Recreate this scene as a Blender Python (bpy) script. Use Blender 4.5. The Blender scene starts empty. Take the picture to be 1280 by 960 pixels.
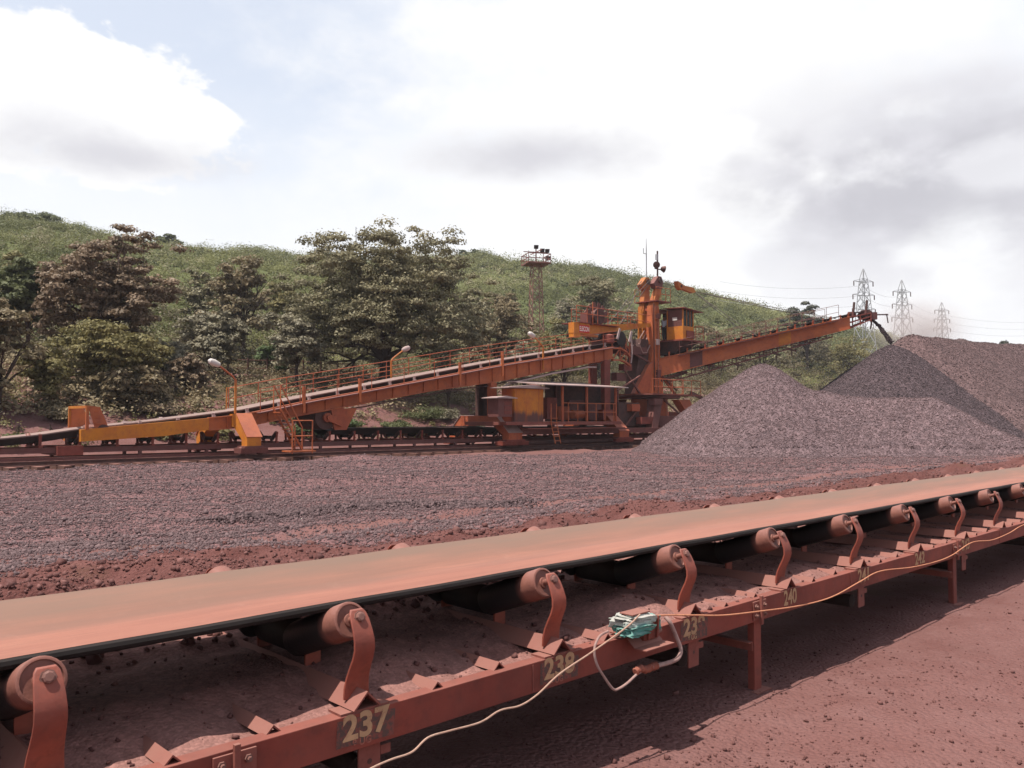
import bpy, math, random
import numpy as np
from mathutils import Vector, Matrix

SC = bpy.context.scene
COL = SC.collection
F = 1050.0                      # focal length in photo pixels
PITCH = math.radians(2.345)
CAMH = 1.84
EXPO = 0.55
A = math.atan2(1050, 1095)      # direction of the conveyors and rails on the ground
DX, DY = math.cos(A), math.sin(A)
NX, NY = -DY, DX

def PL(px, py, d):
    """yard coordinates (t along the rails, d across them, z) of a photo point at distance d across the yard"""
    cx = (px - 640) / F; cy = (480 - py) / F
    Y = math.cos(PITCH) - math.sin(PITCH) * cy
    Z = math.sin(PITCH) + math.cos(PITCH) * cy
    s = d / (cx * NX + Y * NY)
    return np.array([s * (cx * DX + Y * DY), d, CAMH + s * Z])

def PY(px, py, Yw):
    """yard coordinates of a photo point at world depth Yw"""
    cx = (px - 640) / F; cy = (480 - py) / F
    Y = math.cos(PITCH) - math.sin(PITCH) * cy
    Z = math.sin(PITCH) + math.cos(PITCH) * cy
    s = Yw / Y
    X = s * cx
    return np.array([X * DX + Yw * DY, X * NX + Yw * NY, CAMH + s * Z])

# ------------------------------------------------------------------ noise
def _hash(ix, iy, seed):
    h = (ix.astype(np.int64) * 374761393 + iy.astype(np.int64) * 668265263 + seed * 974634541) & 0x7fffffff
    h = ((h ^ (h >> 13)) * 1274126177) & 0x7fffffff
    h = (h ^ (h >> 16)) & 0xffff
    return h / 65535.0

def vnoise(x, y, seed=0):
    ix = np.floor(x); iy = np.floor(y)
    fx = x - ix; fy = y - iy
    u = fx * fx * (3 - 2 * fx); v = fy * fy * (3 - 2 * fy)
    a = _hash(ix, iy, seed); b = _hash(ix + 1, iy, seed)
    c = _hash(ix, iy + 1, seed); e = _hash(ix + 1, iy + 1, seed)
    return (a * (1 - u) + b * u) * (1 - v) + (c * (1 - u) + e * u) * v - 0.5

def fbm(x, y, scale, octaves=4, seed=0):
    x = np.asarray(x, float); y = np.asarray(y, float)
    s = np.zeros(np.broadcast(x, y).shape); amp = 1.0; f = 1.0 / scale
    for o in range(octaves):
        s = s + amp * vnoise(x * f + 17.3 * o, y * f - 9.1 * o, seed + o)
        amp *= 0.5; f *= 2.03
    return s

# ------------------------------------------------------------------ terrain
DK = np.array([-1e5, 4.5, 36, 38, 41, 45, 50, 57, 62, 75, 110, 150, 170, 200, 260, 400, 1e5])
ZK = np.array([0, 0, 0, .3, 1.4, 2.7, 3.8, 5.2, 5.5, 10, 24, 36, 40, 38, 25, 12, 12])
TK = np.array([-200, 37, 79, 97, 148, 197, 269, 329, 375, 450, 600, 3000])
GK = np.array([36, 36, 35.5, 36.5, 44, 45.5, 42.5, 41, 37, 24, 15, 15]) / 40.0

def H(t, d):
    t = np.asarray(t, float); d = np.asarray(d, float)
    z = np.interp(d, DK, ZK)
    g = np.interp(t, TK, GK)
    k = np.clip((d - 62) / 60, 0, 1)
    z = z * (1 + (g - 1) * k)
    far = np.clip((d - 36) / 20, 0, 1)
    z = z + far * fbm(t, d, 14, 4, 5) * np.clip(1.0 + (d - 60) / 60, .9, 3.0)
    # soil bank beside the near conveyor
    along = 1 + .7 * fbm(t, d * 0, 3.5, 3, 21)
    wob = 0.9 * fbm(t, d * 0 + 3, 5.0, 3, 33)
    bank = .44 * np.exp(-((d - 7.2 - wob) / 1.55) ** 2) * along
    bank = bank + .22 * fbm(t, d, .6, 4, 41) * np.exp(-((d - 7.0 - wob) / 1.7) ** 2)
    bank = bank * np.clip((d - 4.6) / 1.0, 0, 1) + .20 * np.clip((d - 7.5) / 1.5, 0, 1) * np.clip((17 - d) / 8, 0, 1)
    fld = np.clip((d - 6) / 2, 0, 1) * np.clip((34 - d) / 3, 0, 1)
    z = z + bank + fld * (.07 + .16 * fbm(t, d, 2.6, 4, 51) + .05 * fbm(t, d, .5, 3, 57))
    # windrow of loose ore beside the rails
    z = z + (.10 + .2 * fbm(t, d, 3, 3, 61)) * np.exp(-((d - 30.6) / .8) ** 2) * np.clip((27 - t) / 6, 0, 1)
    near = np.clip((4.5 - d) / 1, 0, 1) * np.clip((d + 30) / 10, 0, 1)
    z = z + near * (.06 * fbm(t, d, 1.8, 4, 71) + .018 * fbm(t, d, .22, 4, 75) + .030 * fbm(t*.12, d, .28, 3, 77))
    return z

# ------------------------------------------------------------------ materials
def new_mat(name):
    m = bpy.data.materials.new(name); m.use_nodes = True
    nt = m.node_tree; nt.nodes.clear()
    out = nt.nodes.new('ShaderNodeOutputMaterial')
    b = nt.nodes.new('ShaderNodeBsdfPrincipled')
    nt.links.new(b.outputs[0], out.inputs[0])
    return m, nt, b, out

def N(nt, typ, **kw):
    n = nt.nodes.new(typ)
    for k, v in kw.items():
        setattr(n, k, v)
    return n

def noise_node(nt, vec, scale, detail=4, rough=.6, lo=.35, hi=.65):
    n = N(nt, 'ShaderNodeTexNoise'); n.inputs['Scale'].default_value = scale
    n.inputs['Detail'].default_value = detail; n.inputs['Roughness'].default_value = rough
    nt.links.new(vec, n.inputs['Vector'])
    r = N(nt, 'ShaderNodeMapRange'); r.inputs[1].default_value = lo; r.inputs[2].default_value = hi
    nt.links.new(n.outputs['Fac'], r.inputs[0])
    return r.outputs[0]

def mixc(nt, fac, c1, c2, blend='MIX'):
    m = N(nt, 'ShaderNodeMix', data_type='RGBA', blend_type=blend)
    for sock, v in ((m.inputs[0], fac), (m.inputs[6], c1), (m.inputs[7], c2)):
        if hasattr(v, 'links') or isinstance(v, bpy.types.NodeSocket):
            nt.links.new(v, sock)
        elif isinstance(v, (int, float)):
            sock.default_value = v
        else:
            sock.default_value = (*v, 1) if len(v) == 3 else v
    return m.outputs[2]

def math_node(nt, op, a, b=None, clamp=False):
    m = N(nt, 'ShaderNodeMath', operation=op); m.use_clamp = clamp
    for i, v in enumerate((a, b)):
        if v is None: continue
        if isinstance(v, (int, float)): m.inputs[i].default_value = v
        else: nt.links.new(v, m.inputs[i])
    return m.outputs[0]

DUST = (.23, .102, .080)

def paint(name, c1, c2, dust=.6, rough=.6, scale=1.0, metallic=0.0, dustcol=DUST, rust=None, bump=.15):
    """painted or bare steel: patchy colour, fine grime, dust lying on faces that look up"""
    m, nt, b, out = new_mat(name)
    tc = N(nt, 'ShaderNodeNewGeometry')
    pos = tc.outputs['Position']
    f = noise_node(nt, pos, 1.3 * scale, 6, .65, .38, .66)
    col = mixc(nt, f, c1, c2)
    f2 = noise_node(nt, pos, 9 * scale, 5, .7, .5, .75)
    col = mixc(nt, math_node(nt, 'MULTIPLY', f2, .6), col, rust or tuple(x * .45 for x in c2))
    f4 = noise_node(nt, pos, 55 * scale, 3, .8, .66, .70)
    col = mixc(nt, math_node(nt, 'MULTIPLY', f4, .5), col, tuple(x * .5 for x in c2))
    sep = N(nt, 'ShaderNodeSeparateXYZ'); nt.links.new(tc.outputs['Normal'], sep.inputs[0])
    up = N(nt, 'ShaderNodeMapRange'); up.inputs[1].default_value = .15; up.inputs[2].default_value = .8
    nt.links.new(sep.outputs['Z'], up.inputs[0])
    f3 = noise_node(nt, pos, 4 * scale, 5, .65, .3, .6)
    d1 = math_node(nt, 'MULTIPLY', up.outputs[0], math_node(nt, 'MULTIPLY_ADD', f3, .4), True)
    nt.nodes[-1]
    dd = math_node(nt, 'MULTIPLY', math_node(nt, 'ADD', up.outputs[0], math_node(nt, 'MULTIPLY', f3, .35)), dust, True)
    col = mixc(nt, dd, col, dustcol)
    nt.links.new(col, b.inputs['Base Color'])
    b.inputs['Roughness'].default_value = rough
    b.inputs['Metallic'].default_value = metallic; b.inputs['Specular IOR Level'].default_value = .22
    if bump:
        bp = N(nt, 'ShaderNodeBump'); bp.inputs['Strength'].default_value = bump; bp.inputs['Distance'].default_value = .01
        nn = N(nt, 'ShaderNodeTexNoise'); nn.inputs['Scale'].default_value = 22 * scale; nn.inputs['Detail'].default_value = 6
        nt.links.new(pos, nn.inputs['Vector'])
        nt.links.new(nn.outputs['Fac'], bp.inputs['Height']); nt.links.new(bp.outputs[0], b.inputs['Normal'])
    return m

M = {}
M['red_steel'] = paint('red_oxide_steel', (.225, .050, .034), (.130, .030, .023), .42, .62, 1.2, rust=(.09, .03, .024))
M['red_steel_dusty'] = paint('dusty_red_steel', (.23, .070, .052), (.18, .056, .044), .75, .75, 1.5)
M['bracket'] = paint('bracket_red_steel', (.280, .066, .040), (.160, .040, .029), .42, .55, 2.0, rust=(.10, .032, .022))
M['roller'] = paint('worn_roller_shell', (.21, .085, .062), (.16, .06, .045), .5, .5, 2.5)
_m = M['roller']; _nt = _m.node_tree; _b = next(x for x in _nt.nodes if x.type == 'BSDF_PRINCIPLED'); _src = _b.inputs['Base Color'].links[0].from_socket
_at = N(_nt, 'ShaderNodeAttribute', attribute_name='outer')
_nt.links.new(mixc(_nt, _at.outputs['Fac'], (.022, .019, .019), _src), _b.inputs['Base Color'])
M['roller_plain'] = paint('dusty_roller', (.21, .085, .062), (.16, .06, .045), .5, .5, 2.5)
M['roller_face'] = paint('worn_roller_end', (.20, .095, .075), (.13, .07, .06), .2, .55, 3)
M['black_steel'] = paint('black_steel', (.016, .013, .012), (.028, .020, .018), .25, .7, 2, dustcol=(.12, .07, .06))
M['dark_steel'] = paint('grimy_dark_steel', (.045, .026, .024), (.08, .04, .034), .5, .7, 1)
M['orange'] = paint('orange_paint', (.46, .125, .038), (.36, .088, .034), .42, .55, .5, rust=(.16, .05, .03))
M['orange2'] = paint('dark_orange_paint', (.42, .105, .038), (.30, .068, .033), .40, .6, .6, rust=(.10, .04, .03))
M['yellow'] = paint('yellow_paint', (.55, .20, .018), (.43, .125, .022), .30, .55, .6, rust=(.24, .08, .03))
M['yellow2'] = paint('weathered_yellow_paint', (.46, .165, .022), (.36, .09, .03), .35, .6, .45, rust=(.2, .07, .03))
M['sheet'] = paint('pale_roof_sheet', (.40, .31, .29), (.33, .24, .22), .2, .6, .8)
M['maroon'] = paint('maroon_steel', (.135, .048, .042), (.105, .040, .035), .45, .6, 1)
M['grey_steel'] = paint('galvanised_steel', (.36, .36, .37), (.3, .3, .31), .1, .5, .3, dustcol=(.3, .28, .27))
M['lamp_glass'] = paint('lamp_head', (.55, .50, .46), (.5, .44, .4), .1, .4, 1)
M['tower_red'] = paint('tower_red_paint', (.26, .12, .095), (.22, .10, .085), .2, .7, .5)
M['rope_wire'] = paint('steel_rope', (.10, .085, .08), (.07, .06, .055), .1, .6, 1, bump=0)
M['cream_rope'] = paint('cream_cord', (.42, .28, .21), (.37, .22, .16), .15, .8, 4)
M['orange_cord'] = paint('orange_cord', (.55, .24, .13), (.50, .20, .11), .1, .8, 4)
M['hose'] = paint('dusty_hose', (.38, .26, .23), (.30, .19, .165), .3, .8, 4)
M['tape'] = paint('dusty_tape', (.36, .12, .075), (.28, .09, .06), .3, .85, 5)
M['cloth_green'] = paint('green_cloth', (.06, .24, .20), (.10, .32, .28), .25, .9, 6, dustcol=(.3, .22, .2))
M['cloth_white'] = paint('white_cloth', (.45, .50, .45), (.32, .42, .38), .35, .9, 7, dustcol=(.3, .16, .14))
M['skin'] = paint('skin', (.20, .10, .065), (.18, .09, .06), 0, .6, 1, bump=0)
M['hair'] = paint('hair', (.012, .010, .010), (.015, .012, .011), 0, .6, 1, bump=0)
M['shirt'] = paint('pale_shirt', (.45, .50, .58), (.4, .45, .52), 0, .8, 1, bump=0)
M['trousers'] = paint('dark_trousers', (.03, .032, .04), (.025, .026, .03), 0, .8, 1, bump=0)
M['board_red'] = paint('sign_red', (.52, .035, .018), (.46, .03, .02), .1, .5, .5)
M['board_white'] = paint('sign_white', (.75, .68, .62), (.7, .62, .55), .1, .5, .5)
M['brown_wood'] = paint('weathered_wood', (.12, .06, .045), (.09, .05, .04), .4, .9, 2)

def glass():
    m, nt, b, out = new_mat('cab_glass')
    b.inputs['Base Color'].default_value = (.16, .17, .16, 1); b.inputs['Roughness'].default_value = .08
    b.inputs['Transmission Weight'].default_value = .75; b.inputs['IOR'].default_value = 1.1
    return m
M['glass'] = glass()

def digits_mat(name, c, under, lo, hi):
    m, nt, b, out = new_mat(name)
    g = N(nt, 'ShaderNodeNewGeometry')
    f = noise_node(nt, g.outputs['Position'], 38, 5, .7, lo, hi)
    f2 = noise_node(nt, g.outputs['Position'], 9, 4, .7, .3, .7)
    c2 = mixc(nt, f2, c, tuple(x * .62 for x in c))
    nt.links.new(mixc(nt, f, c2, under), b.inputs['Base Color'])
    b.inputs['Roughness'].default_value = .75
    return m
M['rubber'] = paint('black_rubber', (.012, .0105, .010), (.017, .014, .013), .10, .85, 2, dustcol=(.07, .04, .033))
M['digit'] = digits_mat('worn_yellow_lettering', (.47, .29, .155), (.20, .06, .045), .54, .78)
M['digit_faint'] = digits_mat('faint_orange_lettering', (.36, .13, .085), (.20, .055, .04), .42, .66)
M['patch'] = digits_mat('worn_dark_patch', (.090, .052, .042), (.20, .05, .036), .45, .62)

def belt_mat():
    m, nt, b, out = new_mat('dusty_rubber_belt')
    tc = N(nt, 'ShaderNodeTexCoord')
    mp = N(nt, 'ShaderNodeMapping'); mp.inputs['Scale'].default_value = (.12, 1, 1)
    nt.links.new(tc.outputs['Object'], mp.inputs['Vector'])
    at = N(nt, 'ShaderNodeAttribute', attribute_name='across')
    # streaks of dust drawn out along the belt
    streak = noise_node(nt, mp.outputs[0], 7, 5, .6, .35, .68)
    fine = noise_node(nt, tc.outputs['Object'], 60, 4, .6, .3, .7)
    dustc = mixc(nt, streak, (.285, .122, .083), (.222, .088, .062))
    dustc = mixc(nt, math_node(nt, 'MULTIPLY', fine, .25), dustc, (.20, .085, .062))
    mp2 = N(nt, 'ShaderNodeMapping'); mp2.inputs['Scale'].default_value = (.06, 1, 1); nt.links.new(tc.outputs['Object'], mp2.inputs['Vector'])
    st2 = noise_node(nt, mp2.outputs[0], 30, 4, .7, .48, .66)
    dustc = mixc(nt, math_node(nt, 'MULTIPLY', st2, .35), dustc, (.17, .075, .055))
    scuff = noise_node(nt, tc.outputs['Object'], 5, 6, .75, .58, .72)
    dustc = mixc(nt, math_node(nt, 'MULTIPLY', scuff, .30), dustc, (.34, .17, .125))
    # less dust towards the far edge, none on the side that faces down
    wob = math_node(nt, 'MULTIPLY_ADD', streak, .16); nt.nodes[-1].inputs[2].default_value = -.08
    a = math_node(nt, 'ADD', at.outputs['Fac'], wob)
    far = N(nt, 'ShaderNodeMapRange'); far.inputs[1].default_value = .60; far.inputs[2].default_value = .98
    nt.links.new(a, far.inputs[0])
    col = mixc(nt, math_node(nt, 'MULTIPLY', far.outputs[0], .9), dustc, (.165, .108, .080))
    nz = N(nt, 'ShaderNodeAttribute', attribute_name='topface')
    col = mixc(nt, nz.outputs['Fac'], (.012, .012, .013), col)
    nt.links.new(col, b.inputs['Base Color'])
    r = N(nt, 'ShaderNodeMapRange'); r.inputs[3].default_value = .45; r.inputs[4].default_value = .62
    nt.links.new(nz.outputs['Fac'], r.inputs[0]); nt.links.new(r.outputs[0], b.inputs['Roughness']); b.inputs['Specular IOR Level'].default_value = .2
    return m
M['belt'] = belt_mat()
M['far_belt'] = paint('pale_dusty_belt', (.22, .15, .13), (.17, .11, .10), .5, .7, .6, dustcol=(.25, .17, .145))
M['far_belt_under'] = paint('black_belt', (.02, .018, .018), (.03, .024, .024), .2, .6, .6)

def ground_mat(name, stops, pebble, bumpd=.03, attr=True, psc=26, soil=None, strip=None):
    """crushed ore / soil: voronoi grains of varying tone over broad patches"""
    m, nt, b, out = new_mat(name)
    g = N(nt, 'ShaderNodeNewGeometry'); pos = g.outputs['Position']
    broad = noise_node(nt, pos, .35, 6, .6, .33, .67)
    mid = noise_node(nt, pos, 2.4, 6, .65, .35, .68)
    vo = N(nt, 'ShaderNodeTexVoronoi'); vo.inputs['Scale'].default_value = psc
    vo.inputs['Randomness'].default_value = 1
    nt.links.new(pos, vo.inputs['Vector'])
    sv = N(nt, 'ShaderNodeSeparateColor'); nt.links.new(vo.outputs['Color'], sv.inputs[0])
    vo2 = N(nt, 'ShaderNodeTexVoronoi'); vo2.inputs['Scale'].default_value = psc * .38
    nt.links.new(pos, vo2.inputs['Vector'])
    sv2 = N(nt, 'ShaderNodeSeparateColor'); nt.links.new(vo2.outputs['Color'], sv2.inputs[0])
    ore = mixc(nt, broad, stops[0], stops[1])
    ore = mixc(nt, math_node(nt, 'MULTIPLY', mid, .5), ore, stops[2])
    gr = N(nt, 'ShaderNodeMapRange'); gr.inputs[3].default_value = .6; gr.inputs[4].default_value = 1.4
    nt.links.new(sv.outputs[0], gr.inputs[0])
    gr2 = N(nt, 'ShaderNodeMapRange'); gr2.inputs[3].default_value = .7; gr2.inputs[4].default_value = 1.3
    nt.links.new(sv2.outputs[1], gr2.inputs[0])
    grain = math_node(nt, 'MULTIPLY', gr.outputs[0], gr2.outputs[0])
    cmb = N(nt, 'ShaderNodeCombineColor')
    for i in range(3): nt.links.new(grain, cmb.inputs[i])
    ore = mixc(nt, pebble, ore, mixc(nt, 1.0, ore, cmb.outputs[0], 'MULTIPLY'))
    col = ore
    if soil:
        s = mixc(nt, broad, soil[0], soil[1])
        s = mixc(nt, math_node(nt, 'MULTIPLY', mid, .6), s, soil[2])
        fine = noise_node(nt, pos, 45, 4, .7, .3, .7)
        s = mixc(nt, math_node(nt, 'MULTIPLY', fine, .35), s, tuple(x * .6 for x in soil[1]))
        atb = N(nt, 'ShaderNodeAttribute', attribute_name='bank')
        s = mixc(nt, atb.outputs['Fac'], s, mixc(nt, mid, (.088, .034, .029), (.140, .060, .052)))
        at = N(nt, 'ShaderNodeAttribute', attribute_name='ore')
        edge = math_node(nt, 'ADD', at.outputs['Fac'], math_node(nt, 'MULTIPLY', math_node(nt, 'SUBTRACT', mid, .5), .7))
        r = N(nt, 'ShaderNodeMapRange'); r.inputs[1].default_value = .3; r.inputs[2].default_value = .7
        nt.links.new(edge, r.inputs[0])
        col = mixc(nt, r.outputs[0], s, ore)
        at2 = N(nt, 'ShaderNodeAttribute', attribute_name='veg')
        at3 = N(nt, 'ShaderNodeAttribute', attribute_name='hill')
        vg = mixc(nt, at3.outputs['Fac'], mixc(nt, mid, (.070, .062, .028), (.100, .062, .040)), mixc(nt, mid, (.075, .088, .030), (.105, .110, .045)))
        e2 = math_node(nt, 'ADD', at2.outputs['Fac'], math_node(nt, 'MULTIPLY', math_node(nt, 'SUBTRACT', broad, .5), .8))
        r2 = N(nt, 'ShaderNodeMapRange'); r2.inputs[1].default_value = .3; r2.inputs[2].default_value = .7
        nt.links.new(e2, r2.inputs[0])
        col = mixc(nt, r2.outputs[0], col, vg)
    nt.links.new(col, b.inputs['Base Color'])
    b.inputs['Roughness'].default_value = .85
    b.inputs['Specular IOR Level'].default_value = .07
    hsum = math_node(nt, 'ADD', math_node(nt, 'MULTIPLY', vo.outputs['Distance'], -1.0 if True else 1),
                     math_node(nt, 'MULTIPLY', sv2.outputs[0], .35))
    nn = N(nt, 'ShaderNodeTexNoise'); nn.inputs['Scale'].default_value = 9; nn.inputs['Detail'].default_value = 8
    nn.inputs['Roughness'].default_value = .7
    nt.links.new(pos, nn.inputs['Vector'])
    hsum = math_node(nt, 'ADD', hsum, nn.outputs['Fac'])
    bp = N(nt, 'ShaderNodeBump'); bp.inputs['Strength'].default_value = .8; bp.inputs['Distance'].default_value = bumpd
    nt.links.new(hsum, bp.inputs['Height']); nt.links.new(bp.outputs[0], b.inputs['Normal'])
    return m

ORE = ((.150, .084, .083), (.120, .066, .067), (.168, .086, .080))
SOIL = ((.178, .085, .075), (.135, .060, .053), (.205, .110, .100))
M['ground'] = ground_mat('yard_ground', ORE, .9, .022, soil=SOIL, psc=34)
M['ore_heap'] = ground_mat('crushed_ore', ((.132, .090, .093), (.110, .076, .079), (.145, .092, .092)), .9, .045, psc=17)
M['ore_dark'] = ground_mat('fresh_dark_ore', ((.078, .056, .060), (.064, .046, .050), (.094, .063, .065)), .9, .045, psc=16)
M['ore_red'] = ground_mat('red_ore_heap', ((.118, .074, .072), (.096, .061, .060), (.130, .083, .080)), .8, .05, psc=12)
M['fines'] = ground_mat('ore_fines', ((.225, .110, .094), (.190, .088, .074), (.250, .135, .116)), .4, .006, psc=70)

def rock_mat(name, c1, c2):
    m, nt, b, out = new_mat(name)
    at = N(nt, 'ShaderNodeAttribute', attribute_name='tone')
    nt.links.new(mixc(nt, at.outputs['Fac'], c1, c2), b.inputs['Base Color'])
    b.inputs['Roughness'].default_value = .7
    b.inputs['Specular IOR Level'].default_value = .12
    return m
M['rock_ore'] = rock_mat('ore_lump', (.070, .045, .046), (.190, .124, .122))
M['rock_dark'] = rock_mat('dark_ore_lump', (.031, .023, .025), (.130, .090, .093))
M['rock_band'] = rock_mat('coarse_ore_lump', (.040, .026, .027), (.175, .113, .112))
M['rock_soil'] = rock_mat('soil_clod', (.075, .030, .027), (.190, .088, .076))
M['rock_red'] = rock_mat('red_ore_lump', (.052, .034, .034), (.165, .106, .102))

def leaf_mat(name, c_lo, c_hi, transl=.25, rough=.55):
    m, nt, b, out = new_mat(name)
    at = N(nt, 'ShaderNodeAttribute', attribute_name='tone')
    col = mixc(nt, at.outputs['Fac'], c_lo, c_hi)
    nt.links.new(col, b.inputs['Base Color'])
    b.inputs['Roughness'].default_value = rough
    b.inputs['Specular IOR Level'].default_value = .16
    tr = N(nt, 'ShaderNodeBsdfTranslucent'); nt.links.new(col, tr.inputs[0])
    mx = N(nt, 'ShaderNodeMixShader'); mx.inputs[0].default_value = transl
    nt.links.new(b.outputs[0], mx.inputs[1]); nt.links.new(tr.outputs[0], mx.inputs[2])
    nt.links.new(mx.outputs[0], out.inputs[0])
    return m
LEAF = {
    'dusty':  leaf_mat('dusty_leaves', (.085, .076, .036), (.290, .250, .148), .22),
    'redbrown': leaf_mat('red_dusted_leaves', (.092, .062, .035), (.270, .190, .125), .2),
    'olive': leaf_mat('olive_leaves', (.088, .076, .026), (.245, .205, .085), .25),
    'tan': leaf_mat('tan_dusted_leaves', (.092, .072, .036), (.275, .210, .122), .2),
    'green': leaf_mat('green_leaves', (.050, .058, .022), (.145, .150, .064), .25),
    'fresh': leaf_mat('fresh_green_leaves', (.045, .070, .020), (.12, .155, .065), .3),
    'grey': leaf_mat('grey_green_leaves', (.092, .080, .048), (.28, .245, .165), .18),
    'hill': leaf_mat('hillside_leaves', (.088, .094, .030), (.225, .222, .088), .3),
    'ridge': leaf_mat('ridge_leaves', (.048, .056, .022), (.125, .135, .060), .2),
    'dark': leaf_mat('dark_leaves', (.024, .026, .016), (.075, .075, .050), .2),
    'dry': leaf_mat('dry_brush', (.085, .068, .036), (.20, .160, .090), .2),
}
M['bark'] = paint('bark', (.055, .035, .028), (.04, .026, .021), .15, .9, 2)

# ------------------------------------------------------------------ mesh helpers
class MB:
    def __init__(s): s.v = []; s.f = []; s.n = 0
    def add(s, verts, faces):
        k = s.n
        for p in verts: s.v.append((float(p[0]), float(p[1]), float(p[2])))
        for fc in faces: s.f.append(tuple(i + k for i in fc))
        s.n += len(verts); return s
    def box(s, c0, c1):
        x0, y0, z0 = c0; x1, y1, z1 = c1
        return s.add([(x0,y0,z0),(x1,y0,z0),(x1,y1,z0),(x0,y1,z0),(x0,y0,z1),(x1,y0,z1),(x1,y1,z1),(x0,y1,z1)],
              [(0,3,2,1),(4,5,6,7),(0,1,5,4),(1,2,6,5),(2,3,7,6),(3,0,4,7)])
    def hexa(s, bottom, top):
        return s.add(list(bottom) + list(top), [(3,2,1,0),(4,5,6,7),(0,1,5,4),(1,2,6,5),(2,3,7,6),(3,0,4,7)])
    def bar(s, p0, p1, w, h=None, up=(0,0,1)):
        h = w if h is None else h
        p0 = np.array(p0, float); p1 = np.array(p1, float); a = p1 - p0; a /= np.linalg.norm(a)
        u = np.array(up, float)
        if abs(a @ u) > .97: u = np.array((0., 1., 0.)) if abs(a[1]) < .9 else np.array((1., 0, 0))
        r = np.cross(a, u); r /= np.linalg.norm(r); q = np.cross(r, a)
        r = r * w / 2; q = q * h / 2
        return s.hexa([p0-r-q, p0+r-q, p0+r+q, p0-r+q], [p1-r-q, p1+r-q, p1+r+q, p1-r+q])
    def tube(s, path, r, n=8, caps=True):
        P = [np.array(p, float) for p in path]; m = len(P)
        R = r if hasattr(r, '__len__') else [r] * m
        verts = []; prev = None
        for i, p in enumerate(P):
            a = P[min(i+1, m-1)] - P[max(i-1, 0)]; a /= (np.linalg.norm(a) + 1e-9)
            if prev is None:
                u = np.array((0, 0, 1.)) if abs(a[2]) < .9 else np.array((1., 0, 0))
                x = np.cross(a, u)
            else:
                x = prev - a * (prev @ a)
            x /= (np.linalg.norm(x) + 1e-9); prev = x; y = np.cross(a, x)
            for k in range(n):
                th = 2 * math.pi * k / n
                verts.append(p + R[i] * (math.cos(th) * x + math.sin(th) * y))
        faces = []
        for i in range(m - 1):
            for k in range(n):
                a0 = i*n+k; a1 = i*n+(k+1) % n
                faces.append((a0, a1, a1+n, a0+n))
        if caps:
            faces.append(tuple(range(n-1, -1, -1))); faces.append(tuple((m-1)*n + k for k in range(n)))
        return s.add(verts, faces)
    def prism_d(s, poly, d0, d1):
        """polygon in (t, z) drawn out across from d0 to d1"""
        n = len(poly)
        v = [(p[0], d0, p[1]) for p in poly] + [(p[0], d1, p[1]) for p in poly]
        f = [tuple(range(n)), tuple(range(2*n-1, n-1, -1))] + [(i, i+n, (i+1) % n + n, (i+1) % n) for i in range(n)]
        return s.add(v, f)
    def prism_t(s, poly, t0, t1):
        """polygon in (d, z) drawn out along from t0 to t1"""
        n = len(poly)
        v = [(t0, p[0], p[1]) for p in poly] + [(t1, p[0], p[1]) for p in poly]
        f = [tuple(range(n-1, -1, -1)), tuple(range(n, 2*n))] + [(i, (i+1) % n, (i+1) % n + n, i+n) for i in range(n)]
        return s.add(v, f)
    def lathe(s, c0, axis, prof, n=20):
        """profile [(distance along axis, radius)] turned about an axis"""
        a = np.array(axis, float); a /= np.linalg.norm(a)
        path = [np.array(c0, float) + a * q[0] for q in prof]
        u = np.array((0, 0, 1.)) if abs(a[2]) < .9 else np.array((1., 0, 0))
        x = np.cross(a, u); x /= np.linalg.norm(x); y = np.cross(a, x)
        verts = []; faces = []
        for p, q in zip(path, prof):
            for k in range(n):
                th = 2*math.pi*k/n; verts.append(p + q[1]*(math.cos(th)*x + math.sin(th)*y))
        for i in range(len(prof)-1):
            for k in range(n):
                a0 = i*n+k; a1 = i*n+(k+1) % n
                faces.append((a0, a1, a1+n, a0+n))
        faces.append(tuple(range(n-1, -1, -1))); faces.append(tuple((len(prof)-1)*n+k for k in range(n)))
        return s.add(verts, faces)
    def mesh(s, name):
        me = bpy.data.meshes.new(name); me.from_pydata(s.v, [], s.f); me.update(); return me
    def build(s, name, mat, parent=None, smooth=False, bevel=0, origin=None):
        o0 = np.array(ORIGIN if origin is None else origin, float)
        s.v = [tuple(np.array(p) - o0) for p in s.v]
        me = s.mesh(name); me.materials.append(mat)
        o = bpy.data.objects.new(name, me); COL.objects.link(o)
        if parent is not None: o.parent = parent
        if smooth:
            me.polygons.foreach_set('use_smooth', [True] * len(me.polygons))
            me.set_sharp_from_angle(angle=math.radians(38))
        if bevel:
            b = o.modifiers.new('bevel', 'BEVEL'); b.width = bevel; b.segments = 2; b.limit_method = 'ANGLE'
        return o

ORIGIN = (0, 0, 0)

def world(tdz):
    t, d, z = tdz
    return (t*DX + d*NX, t*DY + d*NY, z)

def tag(o, label, cat, group=None, kind=None):
    o['label'] = label; o['category'] = cat
    if group: o['group'] = group
    if kind: o['kind'] = kind
    return o

def thing(name, label, cat, origin, group=None):
    """an Empty at the foot of the thing, turned to the yard's axes; its parts are built in yard coordinates"""
    global ORIGIN
    ORIGIN = tuple(float(x) for x in origin)
    o = bpy.data.objects.new(name, None); COL.objects.link(o)
    o.empty_display_size = .2
    o.location = world(ORIGIN); o.rotation_euler = (0, 0, A)
    return tag(o, label, cat, group)

def single(mb, name, mat, label, cat, origin, group=None, kind=None, **kw):
    """a thing that is one mesh"""
    o = mb.build(name, mat, None, origin=origin, **kw)
    o.location = world(origin); o.rotation_euler = (0, 0, A)
    return tag(o, label, cat, group, kind)

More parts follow.
